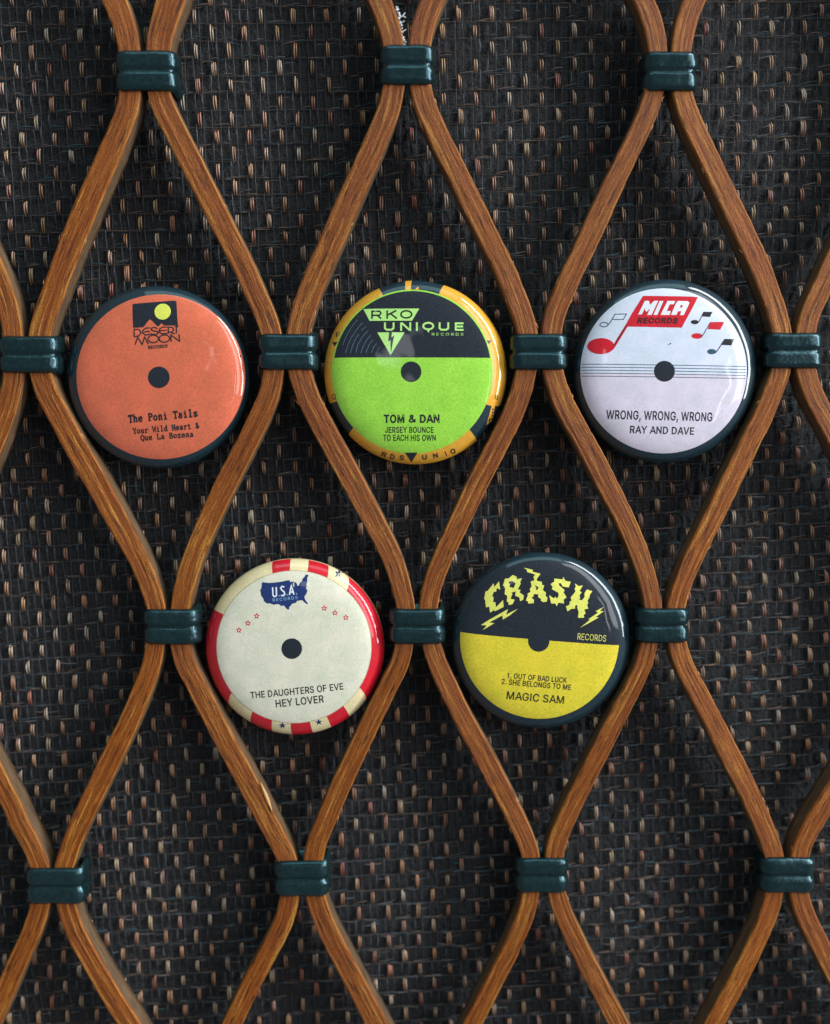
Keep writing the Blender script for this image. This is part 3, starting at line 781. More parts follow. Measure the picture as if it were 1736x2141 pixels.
# outlines of the plain grotesque capitals used on the labels (advance, contours; 1/1000 units)
GLYPHS = {
    ' ': [188,[]],
    '&': [448,[[200,513,176,512,154,507,134,499,117,488,102,474,91,458,82,440,77,420,75,398,77,379,81,361,87,344,96,327,108,310,121,293,136,274,153,254,171,231,364,0,154,217,135,202,121,188,110,174,103,161,98,146,97,131,98,115,102,101,109,87,118,76,130,66,143,57,158,51,175,48,193,46,213,48,232,52,251,59,269,69,286,81,301,95,315,112,327,131,336,151,343,174,348,198,349,224,408,224,406,194,403,167,397,144,389,124,380,107,371,92,361,80,353,70,345,62,333,47,315,30,294,17,271,7,246,-1,221,-5,197,-7,165,-5,136,1,110,12,88,26,69,42,54,62,43,84,36,108,34,133,36,154,40,173,47,189,58,205,70,220,85,235,101,249,120,264,140,279,216,335,223,340,230,346,237,352,243,359,249,367,255,375,259,384,261,394,262,405,260,420,255,434,245,445,233,454,219,459,201,461,189,460,178,457,168,453,159,447,151,440,145,431,141,421,138,411,137,399,138,386,141,375,145,363,152,352,159,340,169,327,179,314,191,300,204,284,438,0],[200,513,224,512,246,507,266,499,283,488,297,475,308,459,317,442,322,424,324,404,323,389,320,375,315,362,309,349,301,336,291,325,281,314,269,303,256,293,191,300],[136,274,327,131]]],
    ',': [188,[[68,71,38,-119,84,-119,137,71]]],
    '.': [188,[[95,87,83,85,73,81,63,73,55,64,51,53,50,41,51,29,55,18,63,9,73,1,83,-3,95,-4,107,-3,118,1,128,9,135,18,140,29,141,41,140,53,135,64,128,73,118,81,107,85]]],
    '1': [400,[[190,0,190,430,80,360,80,428,205,509,255,509,255,0]]],
    '2': [453,[[254,513,281,507,306,497,328,482,346,465,361,445,372,423,379,398,381,372,380,354,377,336,371,318,363,299,351,280,336,259,317,235,294,209,267,180,153,60,153,57,389,57,389,0,64,0,64,47,234,229,252,248,268,266,282,282,294,298,303,312,311,327,316,341,319,356,320,371,319,389,315,405,308,419,298,431,287,441,273,449,258,455,241,458,224,460,205,458,188,454,172,447,159,438,148,427,139,413,132,398,128,381,127,362,66,362,68,391,75,418,86,442,102,464,121,482,143,496,168,507,196,513,225,516]]],
    'A': [480,[[18,0,228,512,296,512,506,0,436,0,381,138,143,138,88,0],[165,196,359,196,262,440]]],
    'B': [456,[[60,0,247,0,284,2,317,8,344,18,368,31,386,48,400,67,410,88,416,111,418,136,416,161,411,184,402,203,391,220,378,234,363,245,347,254,331,260,315,262,315,267,329,272,343,278,356,286,368,295,378,307,387,320,393,336,397,353,398,374,396,398,390,421,381,442,367,461,350,477,329,491,304,501,274,507,241,509,60,509],[240,452,270,449,294,442,313,429,326,412,333,393,336,372,335,355,330,340,323,326,314,314,302,304,288,296,273,290,256,287,238,285,125,285,125,452],[248,231,269,229,289,225,306,218,320,209,333,197,342,184,350,169,354,153,355,137,353,115,344,96,330,80,309,67,281,60,245,57,125,57,125,231]]],
    'C': [510,[[267,516,225,512,186,501,150,484,119,459,92,429,70,393,53,352,44,305,40,254,44,203,53,157,70,115,92,79,119,49,150,25,186,7,225,-3,267,-7,293,-6,317,-2,341,5,363,13,383,24,402,38,420,53,435,71,448,91,459,112,467,135,473,160,408,160,404,144,397,128,389,114,380,102,369,90,357,81,344,72,330,65,315,60,300,56,284,54,267,53,237,56,210,63,184,76,161,94,141,117,125,145,113,177,106,213,103,254,106,295,113,332,125,364,141,391,161,414,184,432,209,445,237,453,267,456,284,455,300,453,315,449,330,444,344,437,357,428,369,418,380,407,389,395,397,380,404,365,408,348,473,348,467,373,459,397,448,418,435,438,419,456,402,471,383,485,362,496,340,504,317,511,293,514]]],
    'D': [502,[[60,0,60,509,225,509,278,503,328,484,373,453,410,413,439,365,456,311,462,254,456,198,439,144,410,96,373,56,328,25,278,6,225,0],[125,57,125,452,225,452,263,447,299,432,331,409,358,378,378,340,391,298,395,254,391,211,378,169,358,131,331,100,299,77,263,62,225,57]]],
    'E': [419,[[60,0,375,0,375,57,125,57,125,229,355,229,355,286,125,286,125,452,372,452,372,509,60,509]]],
    'F': [410,[[60,0,125,0,125,221,346,221,346,278,125,278,125,452,369,452,369,509,60,509]]],
    'G': [520,[[265,516,223,512,184,501,149,484,117,459,91,429,69,393,53,352,43,305,40,254,43,203,53,157,69,116,91,79,118,49,149,25,185,7,225,-3,269,-7,308,-4,344,5,377,19,406,38,431,62,451,91,466,124,475,160,478,200,478,256,283,256,283,199,434,199,415,202,413,173,407,147,396,123,382,102,365,85,345,71,322,61,296,55,269,53,238,56,210,63,184,76,161,95,141,117,125,145,113,177,106,213,103,254,106,295,113,332,125,364,141,392,160,414,183,432,209,445,236,453,265,456,283,455,300,453,315,448,330,443,344,436,356,427,368,417,378,406,387,393,395,379,402,365,408,349,474,349,468,373,460,395,449,416,436,436,421,453,403,469,384,483,363,494,340,504,316,510,291,514]]],
    'H': [517,[[60,509,60,0,125,0,125,232,392,232,392,0,457,0,457,509,392,509,392,289,125,289,125,509]]],
    'I': [190,[[63,0,63,509,128,509,128,0]]],
    'J': [396,[[272,509,272,145,269,117,261,93,248,74,230,61,209,53,185,50,160,53,139,61,122,74,108,93,100,117,98,145,98,173,33,173,33,145,38,100,52,63,75,33,106,11,143,-2,185,-7,227,-2,263,11,294,33,318,63,332,100,336,145,336,509]]],
    'K': [467,[[52,0,52,512,116,512,116,262,350,512,436,512,226,290,448,0,368,0,180,242,116,176,116,0]]],
    'L': [393,[[60,509,60,0,361,0,361,57,125,57,125,509]]],
    'M': [628,[[60,0,122,0,122,291,122,302,122,315,122,328,121,342,121,357,121,372,121,386,120,401,120,416,120,430,119,444,119,457,112,457,118,441,124,424,129,408,134,392,140,376,145,361,150,347,155,333,159,321,163,310,167,300,170,291,286,0,342,0,456,291,459,300,463,310,467,322,472,335,477,348,482,363,487,378,492,393,498,409,503,425,508,441,513,457,507,457,507,443,506,428,506,413,506,398,505,383,505,369,505,354,505,340,504,327,504,314,504,302,504,291,504,0,568,0,568,509,476,509,352,187,349,179,346,169,342,158,338,146,334,134,330,121,326,108,322,95,318,83,314,71,311,59,307,49,322,49,319,60,315,71,311,84,307,97,303,110,299,123,295,135,291,147,287,159,284,170,280,179,277,187,152,509,60,509]]],
    'N': [523,[[60,0,125,0,125,291,125,301,125,313,124,328,124,345,123,363,122,384,121,406,120,429,119,454,108,452,123,425,136,402,148,381,159,363,168,346,177,331,186,317,194,303,202,290,387,0,463,0,463,509,399,509,399,195,399,184,399,171,399,157,399,142,400,126,401,108,402,90,403,72,405,54,414,55,405,73,396,90,388,107,379,122,371,137,363,151,355,163,349,174,343,183,136,509,60,509]]],
    'O': [533,[[267,516,225,512,186,501,150,484,119,459,92,429,70,393,53,352,44,305,40,254,44,203,53,157,70,115,92,79,119,49,150,25,186,7,225,-3,267,-7,309,-3,348,7,384,25,415,49,442,79,464,115,480,157,490,203,493,254,490,305,480,352,464,393,442,429,415,459,384,484,348,501,309,512],[267,456,296,453,324,446,349,433,372,415,392,392,408,365,420,332,428,295,430,254,428,213,420,176,408,144,392,116,372,94,349,76,324,63,296,55,267,53,237,55,210,63,184,76,161,94,142,117,125,144,113,176,106,213,103,254,106,295,113,332,125,364,142,392,161,415,184,433,210,445,237,453]]],
    'Q': [533,[[267,516,225,512,186,501,150,484,119,459,92,429,70,393,53,352,44,305,40,254,44,203,53,157,70,115,92,79,119,49,150,25,186,7,225,-3,267,-7,309,-3,348,7,384,25,415,49,442,79,464,115,480,157,490,203,493,254,490,305,480,352,464,393,442,429,415,459,384,484,348,501,309,512],[267,456,296,453,324,446,349,433,372,415,392,392,408,365,420,332,428,295,430,254,428,213,420,176,408,144,392,116,372,94,349,76,324,63,296,55,267,53,237,55,210,63,184,76,161,94,142,117,125,144,113,176,106,213,103,254,106,295,113,332,125,364,142,392,161,415,184,433,210,445,237,453],[300,130,345,165,500,-30,440,-55]]],
    'R': [449,[[60,0,60,509,255,509,294,504,330,489,362,465,386,434,401,397,406,358,401,319,386,282,362,251,330,227,409,0,335,0,235,207,125,207,125,0],[125,264,125,452,250,452,278,447,304,434,324,413,337,387,342,358,337,329,324,303,304,282,278,269,250,264]]],
    'S': [447,[[227,516,195,514,165,508,138,498,113,484,92,468,75,448,62,425,54,400,52,372,56,341,67,313,86,289,112,269,145,253,184,239,245,222,263,217,280,211,296,205,310,197,322,189,332,179,340,168,344,154,346,139,344,122,338,106,329,92,317,79,303,69,286,60,267,54,246,50,224,49,204,50,185,53,166,59,150,66,136,76,123,88,114,102,108,118,104,137,38,137,42,109,51,83,64,60,81,40,102,23,128,9,156,-1,188,-7,224,-9,261,-7,294,0,323,11,349,25,370,43,386,64,399,87,406,112,408,139,407,161,402,180,395,198,384,213,372,226,359,238,344,248,328,256,312,264,295,270,279,275,264,279,212,293,198,297,184,302,169,308,155,315,142,324,131,334,122,345,117,359,115,376,117,391,121,405,129,418,139,430,152,440,167,448,185,454,204,457,225,459,254,456,280,449,302,437,320,421,332,402,337,378,401,378,398,403,390,427,377,449,360,468,340,484,316,498,289,508,259,514]]],
    'T': [449,[[32,509,32,452,193,452,193,0,257,0,257,452,417,452,417,509]]],
    'U': [517,[[60,509,60,173,63,140,71,108,85,80,103,55,126,33,154,15,186,2,220,-6,259,-8,297,-6,332,2,363,15,391,33,414,55,433,80,446,108,454,140,457,173,457,509,393,509,393,178,391,155,385,133,377,113,364,95,349,80,331,68,309,59,285,53,259,52,232,53,208,59,187,68,169,80,153,95,141,113,132,133,126,155,124,178,124,509]]],
    'V': [480,[[16,509,204,0,278,0,463,509,395,509,290,206,283,187,276,165,267,138,257,107,247,71,235,31,248,31,236,71,225,106,215,137,207,164,199,187,192,206,84,509]]],
    'W': [686,[[16,509,155,0,230,0,318,323,324,347,330,371,335,395,340,420,345,446,350,475,336,475,341,445,346,417,351,391,357,368,362,345,368,323,455,0,530,0,670,509,603,509,523,196,519,179,515,162,510,145,506,128,503,111,499,94,495,76,492,58,488,40,497,40,494,58,490,76,486,94,482,111,478,128,474,145,470,162,466,179,462,196,380,509,306,509,224,196,220,179,215,162,211,145,207,128,203,111,200,94,196,76,193,58,189,40,197,40,194,58,190,76,187,94,183,111,179,128,175,145,172,162,167,179,163,196,82,509]]],
    'Y': [472,[[16,509,203,208,203,0,268,0,268,208,455,509,381,509,280,344,270,327,260,310,251,293,242,275,233,254,224,230,250,230,240,254,231,274,222,292,213,309,203,327,192,344,91,509]]],
}
FONT_CACHE = {}


def simplify(p, tol):
    """Douglas-Peucker on a closed contour"""
    def dp(a, b):
        if b <= a + 1:
            return []
        ax, ay = q[a]
        bx, by = q[b]
        L = math.hypot(bx - ax, by - ay)
        best, bi_ = -1, a
        for i in range(a + 1, b):
            d = abs((bx - ax) * (q[i][1] - ay) - (by - ay) * (q[i][0] - ax)) / L if L > 1e-9 else math.hypot(q[i][0] - ax, q[i][1] - ay)
            if d > best:
                best, bi_ = d, i
        return dp(a, bi_) + [bi_] + dp(bi_, b) if best > tol else []
    q = p + [p[0]]
    far = max(range(len(p)), key=lambda i: math.hypot(p[i][0] - p[0][0], p[i][1] - p[0][1]))
    keep = [0] + dp(0, far) + [far] + dp(far, len(q) - 1)
    return [q[i] for i in keep]


def text_tris(body, bold, spacing):
    """filled outlines of a line of capitals; bold swells the strokes"""
    key = (body, bold, spacing)
    if key not in FONT_CACHE:
        vs, fs = [], []
        x = 0.0
        for ch in body:
            adv, loops = GLYPHS[ch]
            P2 = [[(lp[i] / 1000, lp[i + 1] / 1000) for i in range(0, len(lp), 2)] for lp in loops]
            P2 = [simplify(p, 0.004) for p in P2]
            if bold and P2:
                out = []
                for li, p in enumerate(P2):
                    area = sum(p[i][0] * p[(i + 1) % len(p)][1] - p[(i + 1) % len(p)][0] * p[i][1] for i in range(len(p)))
                    hole = any(o_ is not p and pip(p[0][0], p[0][1], o_) for o_ in P2)
                    sg = (1 if area > 0 else -1) * (-1 if hole else 1)
                    q = []
                    for i in range(len(p)):
                        a_, b_, c_ = p[i - 1], p[i], p[(i + 1) % len(p)]
                        n0 = Vector((b_[1] - a_[1], a_[0] - b_[0])).normalized()
                        n1 = Vector((c_[1] - b_[1], b_[0] - c_[0])).normalized()
                        nn = (n0 + n1)
                        nn = nn / max(0.5, nn.length_squared / 2)
                        q.append((b_[0] + nn.x * bold * sg, b_[1] + nn.y * bold * sg))
                    out.append(q)
                P2 = out
            if P2:
                parts = [P2] if ch != 'Q' else [P2[:-1], P2[-1:]]
                for pi_, PP in enumerate(parts):
                    pts, edges = [], []
                    for p in PP:
                        b0 = len(pts)
                        pts += [Vector(q) for q in p]
                        edges += [(b0 + k, b0 + (k + 1) % len(p)) for k in range(len(p))]
                    r = delaunay_2d_cdt(pts, edges, [], 0, 1e-6)
                    b0 = len(vs)
                    vs += [(v.x + x, v.y) for v in r[0]]
                    for f in r[2]:
                        mx = sum(r[0][i].x for i in f) / len(f)
                        my = sum(r[0][i].y for i in f) / len(f)
                        if sum(pip(mx, my, p) for p in PP) % 2:
                            fs.append(tuple(i + b0 for i in f))
            x += adv / 1000 + (spacing - 1) * 0.35 + 0.01 + bold
        FONT_CACHE[key] = (vs, fs)
    return FONT_CACHE[key]




class Badge:
    def __init__(s, cx, cy, Ro, label, face_y=-6.0):
        s.y = face_y
        s.c = P(cx, cy, face_y + 33)         # the outline one sees is the rim, 33 units behind the face
        s.k = (P(cx + 1, cy, face_y + 33) - s.c).x
        s.c.y = face_y
        s.Ro = Ro * s.k
        s.root = empty('button_badge', s.c)
        tag(s.root, label, 'badge', 'round record label badges')
        s.nl = 0

    def w(s, x, z):
        """depth of the domed face (towards +y) at local x, z"""
        r = min(0.9995, math.hypot(x, z) / s.Ro)
        return 9 * r * r + 30 * (1 - math.sqrt(max(0, 1 - r ** 8)))

    def nrm(s, x, z):
        e = 0.5
        r = math.hypot(x, z)
        if r > s.Ro * 0.985:
            x, z = x / r * s.Ro * 0.985, z / r * s.Ro * 0.985
        dx = (s.w(x + e, z) - s.w(x - e, z)) / (2 * e)
        dz = (s.w(x, z + e) - s.w(x, z - e)) / (2 * e)
        return Vector((dx, -1, dz)).normalized()

    def loc(s, fr, p):
        """photo point p read in close-up frame fr -> local x, z on the face"""
        ox, oy, sc = fr
        q = P((ox + p[0] / sc) / 1.53571, (oy + p[1] / sc) / 1.53571, s.y) - s.c
        return q.x, q.z

    LEVEL = {'rim_block': 0, 'stripe': 0, 'dark_field': 0, 'label_edge_shadow': 1.6, 'rim_mark': 9, 'star': 1.3, 'paper_label': 1,
             'dark_panel': 2, 'pink_half': 2, 'desert_picture': 2, 'map': 2, 'lettering': 4, 'lightning_bolt': 4, 'note_stem': 4}

    def layer(s, name):
        """prints lie a hair above the paper (0.01 mm a step)"""
        s.nl += 1
        return 0.22 + 0.10 * s.LEVEL.get(name, 3) + 0.001 * s.nl

    def emit(s, name, vs, fs, mat, lay=None, kind=None):
        lay = s.layer(name) if lay is None else lay
        V_, N_ = [], []
        for (x, z, *ex) in vs:
            e = ex[0] if ex else 0
            nn = s.nrm(x, z)
            V_.append((x, s.w(x, z) - lay - e, z))
            N_.append(nn)
        F2 = []
        for f in fs:
            a_, b_, c_ = [V_[i] for i in f[:3]]
            cr_ = (b_[0] - a_[0]) * (c_[2] - a_[2]) - (b_[2] - a_[2]) * (c_[0] - a_[0])
            F2.append(f if cr_ > 0 else tuple(reversed(f)))
        o = mesh_obj(name, V_, F2, mat, s.root, normals=N_)
        if kind:
            o['kind'] = kind
        return o

    def poly(s, name, fr, polys, mat, grid=6.5, local=False):
        """even-odd filled polygons laid on the dome"""
        P2 = [p if local else [s.loc(fr, q) for q in p] for p in polys]
        P2 = [densify(p, grid) for p in P2]
        pts, edges = [], []
        for p in P2:
            b0 = len(pts)
            pts += [Vector(q) for q in p]
            edges += [(b0 + k, b0 + (k + 1) % len(p)) for k in range(len(p))]
        xs = [q[0] for p in P2 for q in p]
        zs_ = [q[1] for p in P2 for q in p]
        x = min(xs) + grid * 0.5
        while x < max(xs):
            z = min(zs_) + grid * 0.5
            while z < max(zs_):
                ins = False
                for p in P2:
                    if pip(x, z, p):
                        ins = not ins
                if ins:
                    pts.append(Vector((x + 0.13 * math.sin(z), z + 0.13 * math.sin(x * 1.7))))
                z += grid
            x += grid
        r = delaunay_2d_cdt(pts, edges, [], 0, 1e-4)
        vs, fs = r[0], r[2]
        keep = []
        for f in fs:
            mx = sum(vs[i].x for i in f) / len(f)
            mz = sum(vs[i].y for i in f) / len(f)
            ins = False
            for p in P2:
                if pip(mx, mz, p):
                    ins = not ins
            if ins:
                keep.append(tuple(f))
        return s.emit(name, [(v.x, v.y) for v in vs], keep, mat)

    def disc(s, name, fr, c, r, mat, ry=None, grid=6.5):
        return s.poly(name, fr, [ellipse(c[0], c[1], r, ry, 96)], mat, grid)

    def strokes(s, name, fr, lines, w, mat):
        """mitred pen strokes; w in frame pixels"""
        vs, fs = [], []
        for li, ln in enumerate(lines):
            pts = []
            for k in range(len(ln) - 1):
                a_, b_ = ln[k], ln[k + 1]
                L = math.hypot(b_[0] - a_[0], b_[1] - a_[1]) / fr[2] / 1.5357
                n = max(1, int(L / 8))
                pts += [(a_[0] + (b_[0] - a_[0]) * q / n, a_[1] + (b_[1] - a_[1]) * q / n) for q in range(n)]
            pts.append(ln[-1])
            closed = math.hypot(pts[0][0] - pts[-1][0], pts[0][1] - pts[-1][1]) < 1e-6
            b0 = len(vs)
            n = len(pts)
            for k in range(n):
                if closed and k in (0, n - 1):
                    d0 = (pts[n - 1][0] - pts[n - 2][0], pts[n - 1][1] - pts[n - 2][1])
                    d1 = (pts[1][0] - pts[0][0], pts[1][1] - pts[0][1])
                else:
                    i0, i1 = max(0, k - 1), min(n - 1, k + 1)
                    d0 = (pts[k][0] - pts[i0][0], pts[k][1] - pts[i0][1]) if k > 0 else (pts[1][0] - pts[0][0], pts[1][1] - pts[0][1])
                    d1 = (pts[i1][0] - pts[k][0], pts[i1][1] - pts[k][1]) if k < n - 1 else d0
                l0, l1 = math.hypot(*d0) or 1, math.hypot(*d1) or 1
                t = (d0[0] / l0 + d1[0] / l1, d0[1] / l0 + d1[1] / l1)
                lt = math.hypot(*t)
                if lt < 1e-6:
                    t, lt = d1, l1
                t = (t[0] / lt, t[1] / lt)
                cosh = max(0.45, t[0] * d1[0] / l1 + t[1] * d1[1] / l1)
                hw_ = w / 2 / cosh
                for sg in (-1, 1):
                    x, z = s.loc(fr, (pts[k][0] - t[1] * hw_ * sg, pts[k][1] + t[0] * hw_ * sg))
                    vs.append((x, z, 0.004 * li))
            for k in range(n - 1):
                q = b0 + 2 * k
                fs.append((q, q + 1, q + 3, q + 2))
        return s.emit(name, vs, fs, mat)

    def text(s, body, fr, p0, p1, h, mat, bold=0.0, spacing=1.0, slant=0.0, lift=None):
        """line of lettering from baseline point p0 to p1, cap height h (frame pixels)"""
        vs, fs = text_tris(body, bold, spacing)
        x0, x1 = min(v[0] for v in vs), max(v[0] for v in vs)
        ch = max(v[1] for v in text_tris('H', 0, 1)[0])
        W = math.hypot(p1[0] - p0[0], p1[1] - p0[1])
        ux, uy = (p1[0] - p0[0]) / W, (p1[1] - p0[1]) / W
        sx, sy = (W - slant * 0) / (x1 - x0), h / ch
        out = []
        for (x, y) in vs:
            a_ = (x - x0) * sx + slant * y * sy
            b_ = y * sy
            out.append(s.loc(fr, (p0[0] + ux * a_ + uy * b_, p0[1] + uy * a_ - ux * b_)))
        return s.emit('lettering', out, fs, mat, lay=lift)

    def typed(s, body, fr, p0, p1, h, mat, wgt=0.15):
        """typewriter lettering drawn with the pen-stroke alphabet"""
        adv = 0.74
        W = math.hypot(p1[0] - p0[0], p1[1] - p0[1])
        ux, uy = (p1[0] - p0[0]) / W, (p1[1] - p0[1]) / W
        tot = adv * len(body) - 0.12
        sx, sy = W / tot, h
        lines = []
        for n, chh in enumerate(body):
            for ln in TYPE.get(chh, []):
                lines.append([(p0[0] + ux * (x + n * adv) * sx + uy * y * sy, p0[1] + uy * (x + n * adv) * sx - ux * y * sy) for x, y in ln])
        return s.strokes('lettering', fr, lines, wgt * h, mat)

    def shell(s, mat, back_mat):
        """the pressed tin shell: domed front, rolled rim, flat back"""
        prof = []
        for k in range(70):
            r = (k / 69) ** 0.6 * 0.9995
            prof.append((r * s.Ro, 9 * r * r + 30 * (1 - math.sqrt(max(0, 1 - r ** 8)))))
        prof += [(s.Ro * 1.0, 43), (s.Ro * 0.985, 48), (s.Ro * 0.95, 51), (s.Ro * 0.6, 51), (0.01, 51)]
        NS = 160
        vs, fs = [], []
        for k, (r, y) in enumerate(prof):
            for q in range(NS):
                t = 2 * math.pi * q / NS
                vs.append((r * math.cos(t), y, r * math.sin(t)))
        for k in range(len(prof) - 1):
            for q in range(NS):
                q2 = (q + 1) % NS
                fs.append((k * NS + q, k * NS + q2, (k + 1) * NS + q2, (k + 1) * NS + q))
        return mesh_obj('shell', vs, fs, mat, s.root)

    def sector(s, name, fr, a_in, a_out, b_in, b_out, mat, r0=0.80, r1=0.998):
        """coloured block printed round the rim between two edges (given by points near the disc and near the rim); runs clockwise"""
        def ang(p):
            x, z = s.loc(fr, p)
            return math.atan2(x, z)
        A0_, A1_, B0_, B1_ = ang(a_in), ang(a_out), ang(b_in), ang(b_out)
        while B0_ < A0_:
            B0_ += 2 * math.pi
        while A1_ < A0_ - math.pi:
            A1_ += 2 * math.pi
        while A1_ > A0_ + math.pi:
            A1_ -= 2 * math.pi
        while B1_ < B0_ - math.pi:
            B1_ += 2 * math.pi
        while B1_ > B0_ + math.pi:
            B1_ -= 2 * math.pi
        na = max(2, int((B0_ - A0_) / 0.05))
        nr = 18
        vs, fs = [], []
        for i in range(nr + 1):
            t = i / nr
            r = s.Ro * (r0 + (r1 - r0) * (1 - (1 - t) ** 2))
            tt = t
            for q in range(na + 1):
                u = q / na
                a_ = (A0_ * (1 - tt) + A1_ * tt) * (1 - u) + (B0_ * (1 - tt) + B1_ * tt) * u
                vs.append((r * math.sin(a_), r * math.cos(a_)))
        for i in range(nr):
            for q in range(na):
                k = i * (na + 1) + q
                fs.append((k, k + 1, k + na + 2, k + na + 1))
        return s.emit(name, vs, fs, mat)


def ell(cx, cy, rx, ry, n=16):
    p = [(cx + rx * math.cos(2 * math.pi * k / n), cy + ry * math.sin(2 * math.pi * k / n)) for k in range(n)]
    return p + [p[0]]


TYPE = {
    'T': [[(.02, .95), (.62, .95)], [(.32, .95), (.32, 0)], [(.14, .03), (.5, .03)], [(.05, .97), (.05, .74)], [(.59, .97), (.59, .74)]],
    'h': [[(.12, 1), (.12, 0)], [(0, 1), (.14, 1)], [(0, .04), (.25, .04)], [(.12, .5), (.3, .66), (.46, .55), (.46, 0)], [(.35, .04), (.6, .04)]],
    'e': [[(.06, .36), (.52, .36), (.46, .6), (.28, .66), (.08, .5), (.06, .25), (.2, .04), (.4, .04), (.54, .15)]],
    'P': [[(.14, .97), (.14, 0)], [(0, .95), (.4, .95), (.56, .82), (.54, .6), (.36, .48), (.14, .48)], [(0, .04), (.32, .04)]],
    'o': [ell(.3, .34, .23, .30)],
    'n': [[(.02, .63), (.14, .63), (.14, .03)], [(.14, .5), (.32, .66), (.46, .55), (.46, .03)], [(0, .04), (.25, .04)], [(.36, .04), (.6, .04)]],
    'i': [[(.1, .63), (.3, .63), (.3, .03)], [(.08, .04), (.52, .04)], [(.3, .96), (.3, .82)]],
    'a': [[(.08, .55), (.26, .66), (.44, .56), (.44, .1), (.58, .04)], [(.44, .36), (.2, .36), (.07, .2), (.18, .04), (.34, .04), (.44, .16)]],
    'l': [[(.1, .98), (.3, .98), (.3, .03)], [(.08, .04), (.52, .04)]],
    's': [[(.5, .64), (.5, .46)], [(.48, .56), (.28, .65), (.1, .52), (.2, .38), (.42, .3), (.52, .17), (.34, .04), (.1, .1)], [(.08, .22), (.08, .02)]],
    'Y': [[(.05, .97), (.32, .5), (.6, .97)], [(.32, .5), (.32, .03)], [(.15, .04), (.5, .04)], [(-.04, .96), (.18, .96)], [(.48, .96), (.68, .96)]],
    'u': [[(.0, .63), (.12, .63), (.12, .15), (.26, .03), (.46, .16)], [(.34, .63), (.46, .63), (.46, .04), (.6, .04)]],
    'r': [[(.04, .63), (.18, .63), (.18, .03)], [(.04, .04), (.36, .04)], [(.18, .45), (.34, .64), (.52, .58), (.54, .46)]],
    'W': [[(.06, .97), (.18, .02), (.33, .7), (.48, .02), (.62, .97)], [(-.02, .96), (.16, .96)], [(.52, .96), (.7, .96)]],
    'd': [[(.34, .98), (.46, .98), (.46, .04), (.6, .04)], [(.46, .5), (.28, .66), (.08, .5), (.06, .2), (.24, .03), (.46, .16)]],
    'H': [[(.12, .97), (.12, .03)], [(.52, .97), (.52, .03)], [(.12, .5), (.52, .5)], [(0, .96), (.24, .96)], [(.4, .96), (.64, .96)], [(0, .04), (.24, .04)], [(.4, .04), (.64, .04)]],
    't': [[(.22, .9), (.22, .12), (.36, .03), (.52, .12)], [(.04, .63), (.48, .63)]],
    '&': [[(.6, .42), (.48, .12), (.22, .02), (.06, .2), (.38, .68), (.32, .9), (.18, .9), (.16, .68), (.58, .03)]],
    'Q': [ell(.32, .5, .27, .45), [(.24, .12), (.4, -.08), (.6, -.14)]],
    'L': [[(.14, .97), (.14, .03)], [(0, .96), (.3, .96)], [(0, .04), (.56, .04), (.56, .3)]],
    'B': [[(.12, .97), (.12, .03)], [(0, .95), (.4, .95), (.52, .82), (.48, .6), (.34, .52), (.12, .52)], [(.34, .52), (.56, .38), (.56, .14), (.4, .04), (0, .04)]],
    'z': [[(.08, .46), (.08, .63), (.5, .63), (.08, .05), (.54, .05), (.54, .2)]],
}

C_BLACK = print_mat('black_vinyl_print', (0.012, 0.018, 0.028, 1), 0.25)
C_RIM = print_mat('rim_teal_reflection', (0.008, 0.030, 0.042, 1), 0.2)  # teal reflection of the surroundings put into the dark rim's base colour
C_INK = print_mat('black_ink', (0.014, 0.014, 0.018, 1), 0.2)
C_REDINK = print_mat('dark_maroon_ink', (0.055, 0.009, 0.010, 1), 0.2)
C_ORANGE = print_mat('orange_paper', srgb(220, 110, 76), 0.09)
C_LIME = print_mat('lime_paper', srgb(160, 226, 70), 0.10)
C_LIMELT = print_mat('pale_lime_ink', srgb(186, 240, 132), 0.05)
C_AMBER = print_mat('amber_paper', srgb(236, 172, 52), 0.09)
C_WHITE = print_mat('blueish_white_paper', srgb(222, 230, 243), 0.04)
C_PINKW = print_mat('pinkish_white_paper', srgb(226, 218, 230), 0.05)
C_RED = print_mat('red_ink', srgb(214, 22, 42), 0.10)
C_NAVY = print_mat('navy_ink', srgb(26, 52, 110), 0.14)
C_STEEL = print_mat('grey_blue_ink', srgb(52, 88, 108), 0.14)
C_CREAM = print_mat('cream_paper', srgb(240, 222, 170), 0.08)
C_IVORY = print_mat('ivory_paper', srgb(228, 226, 200), 0.06)
C_YELLOW = print_mat('yellow_paper', srgb(232, 214, 52), 0.10)
C_YEL2 = print_mat('pale_yellow_ink', srgb(240, 238, 110), 0.08)
C_SKY = print_mat('light_blue_ink', srgb(150, 200, 230), 0.06)
C_GROOVE = print_mat('groove_line_ink', srgb(96, 128, 150), 0.1)
C_PAPERW = print_mat('white_ink', srgb(240, 244, 248), 0.04)
C_TAN = print_mat('edge_shadow_line', srgb(176, 168, 134), 0.1)

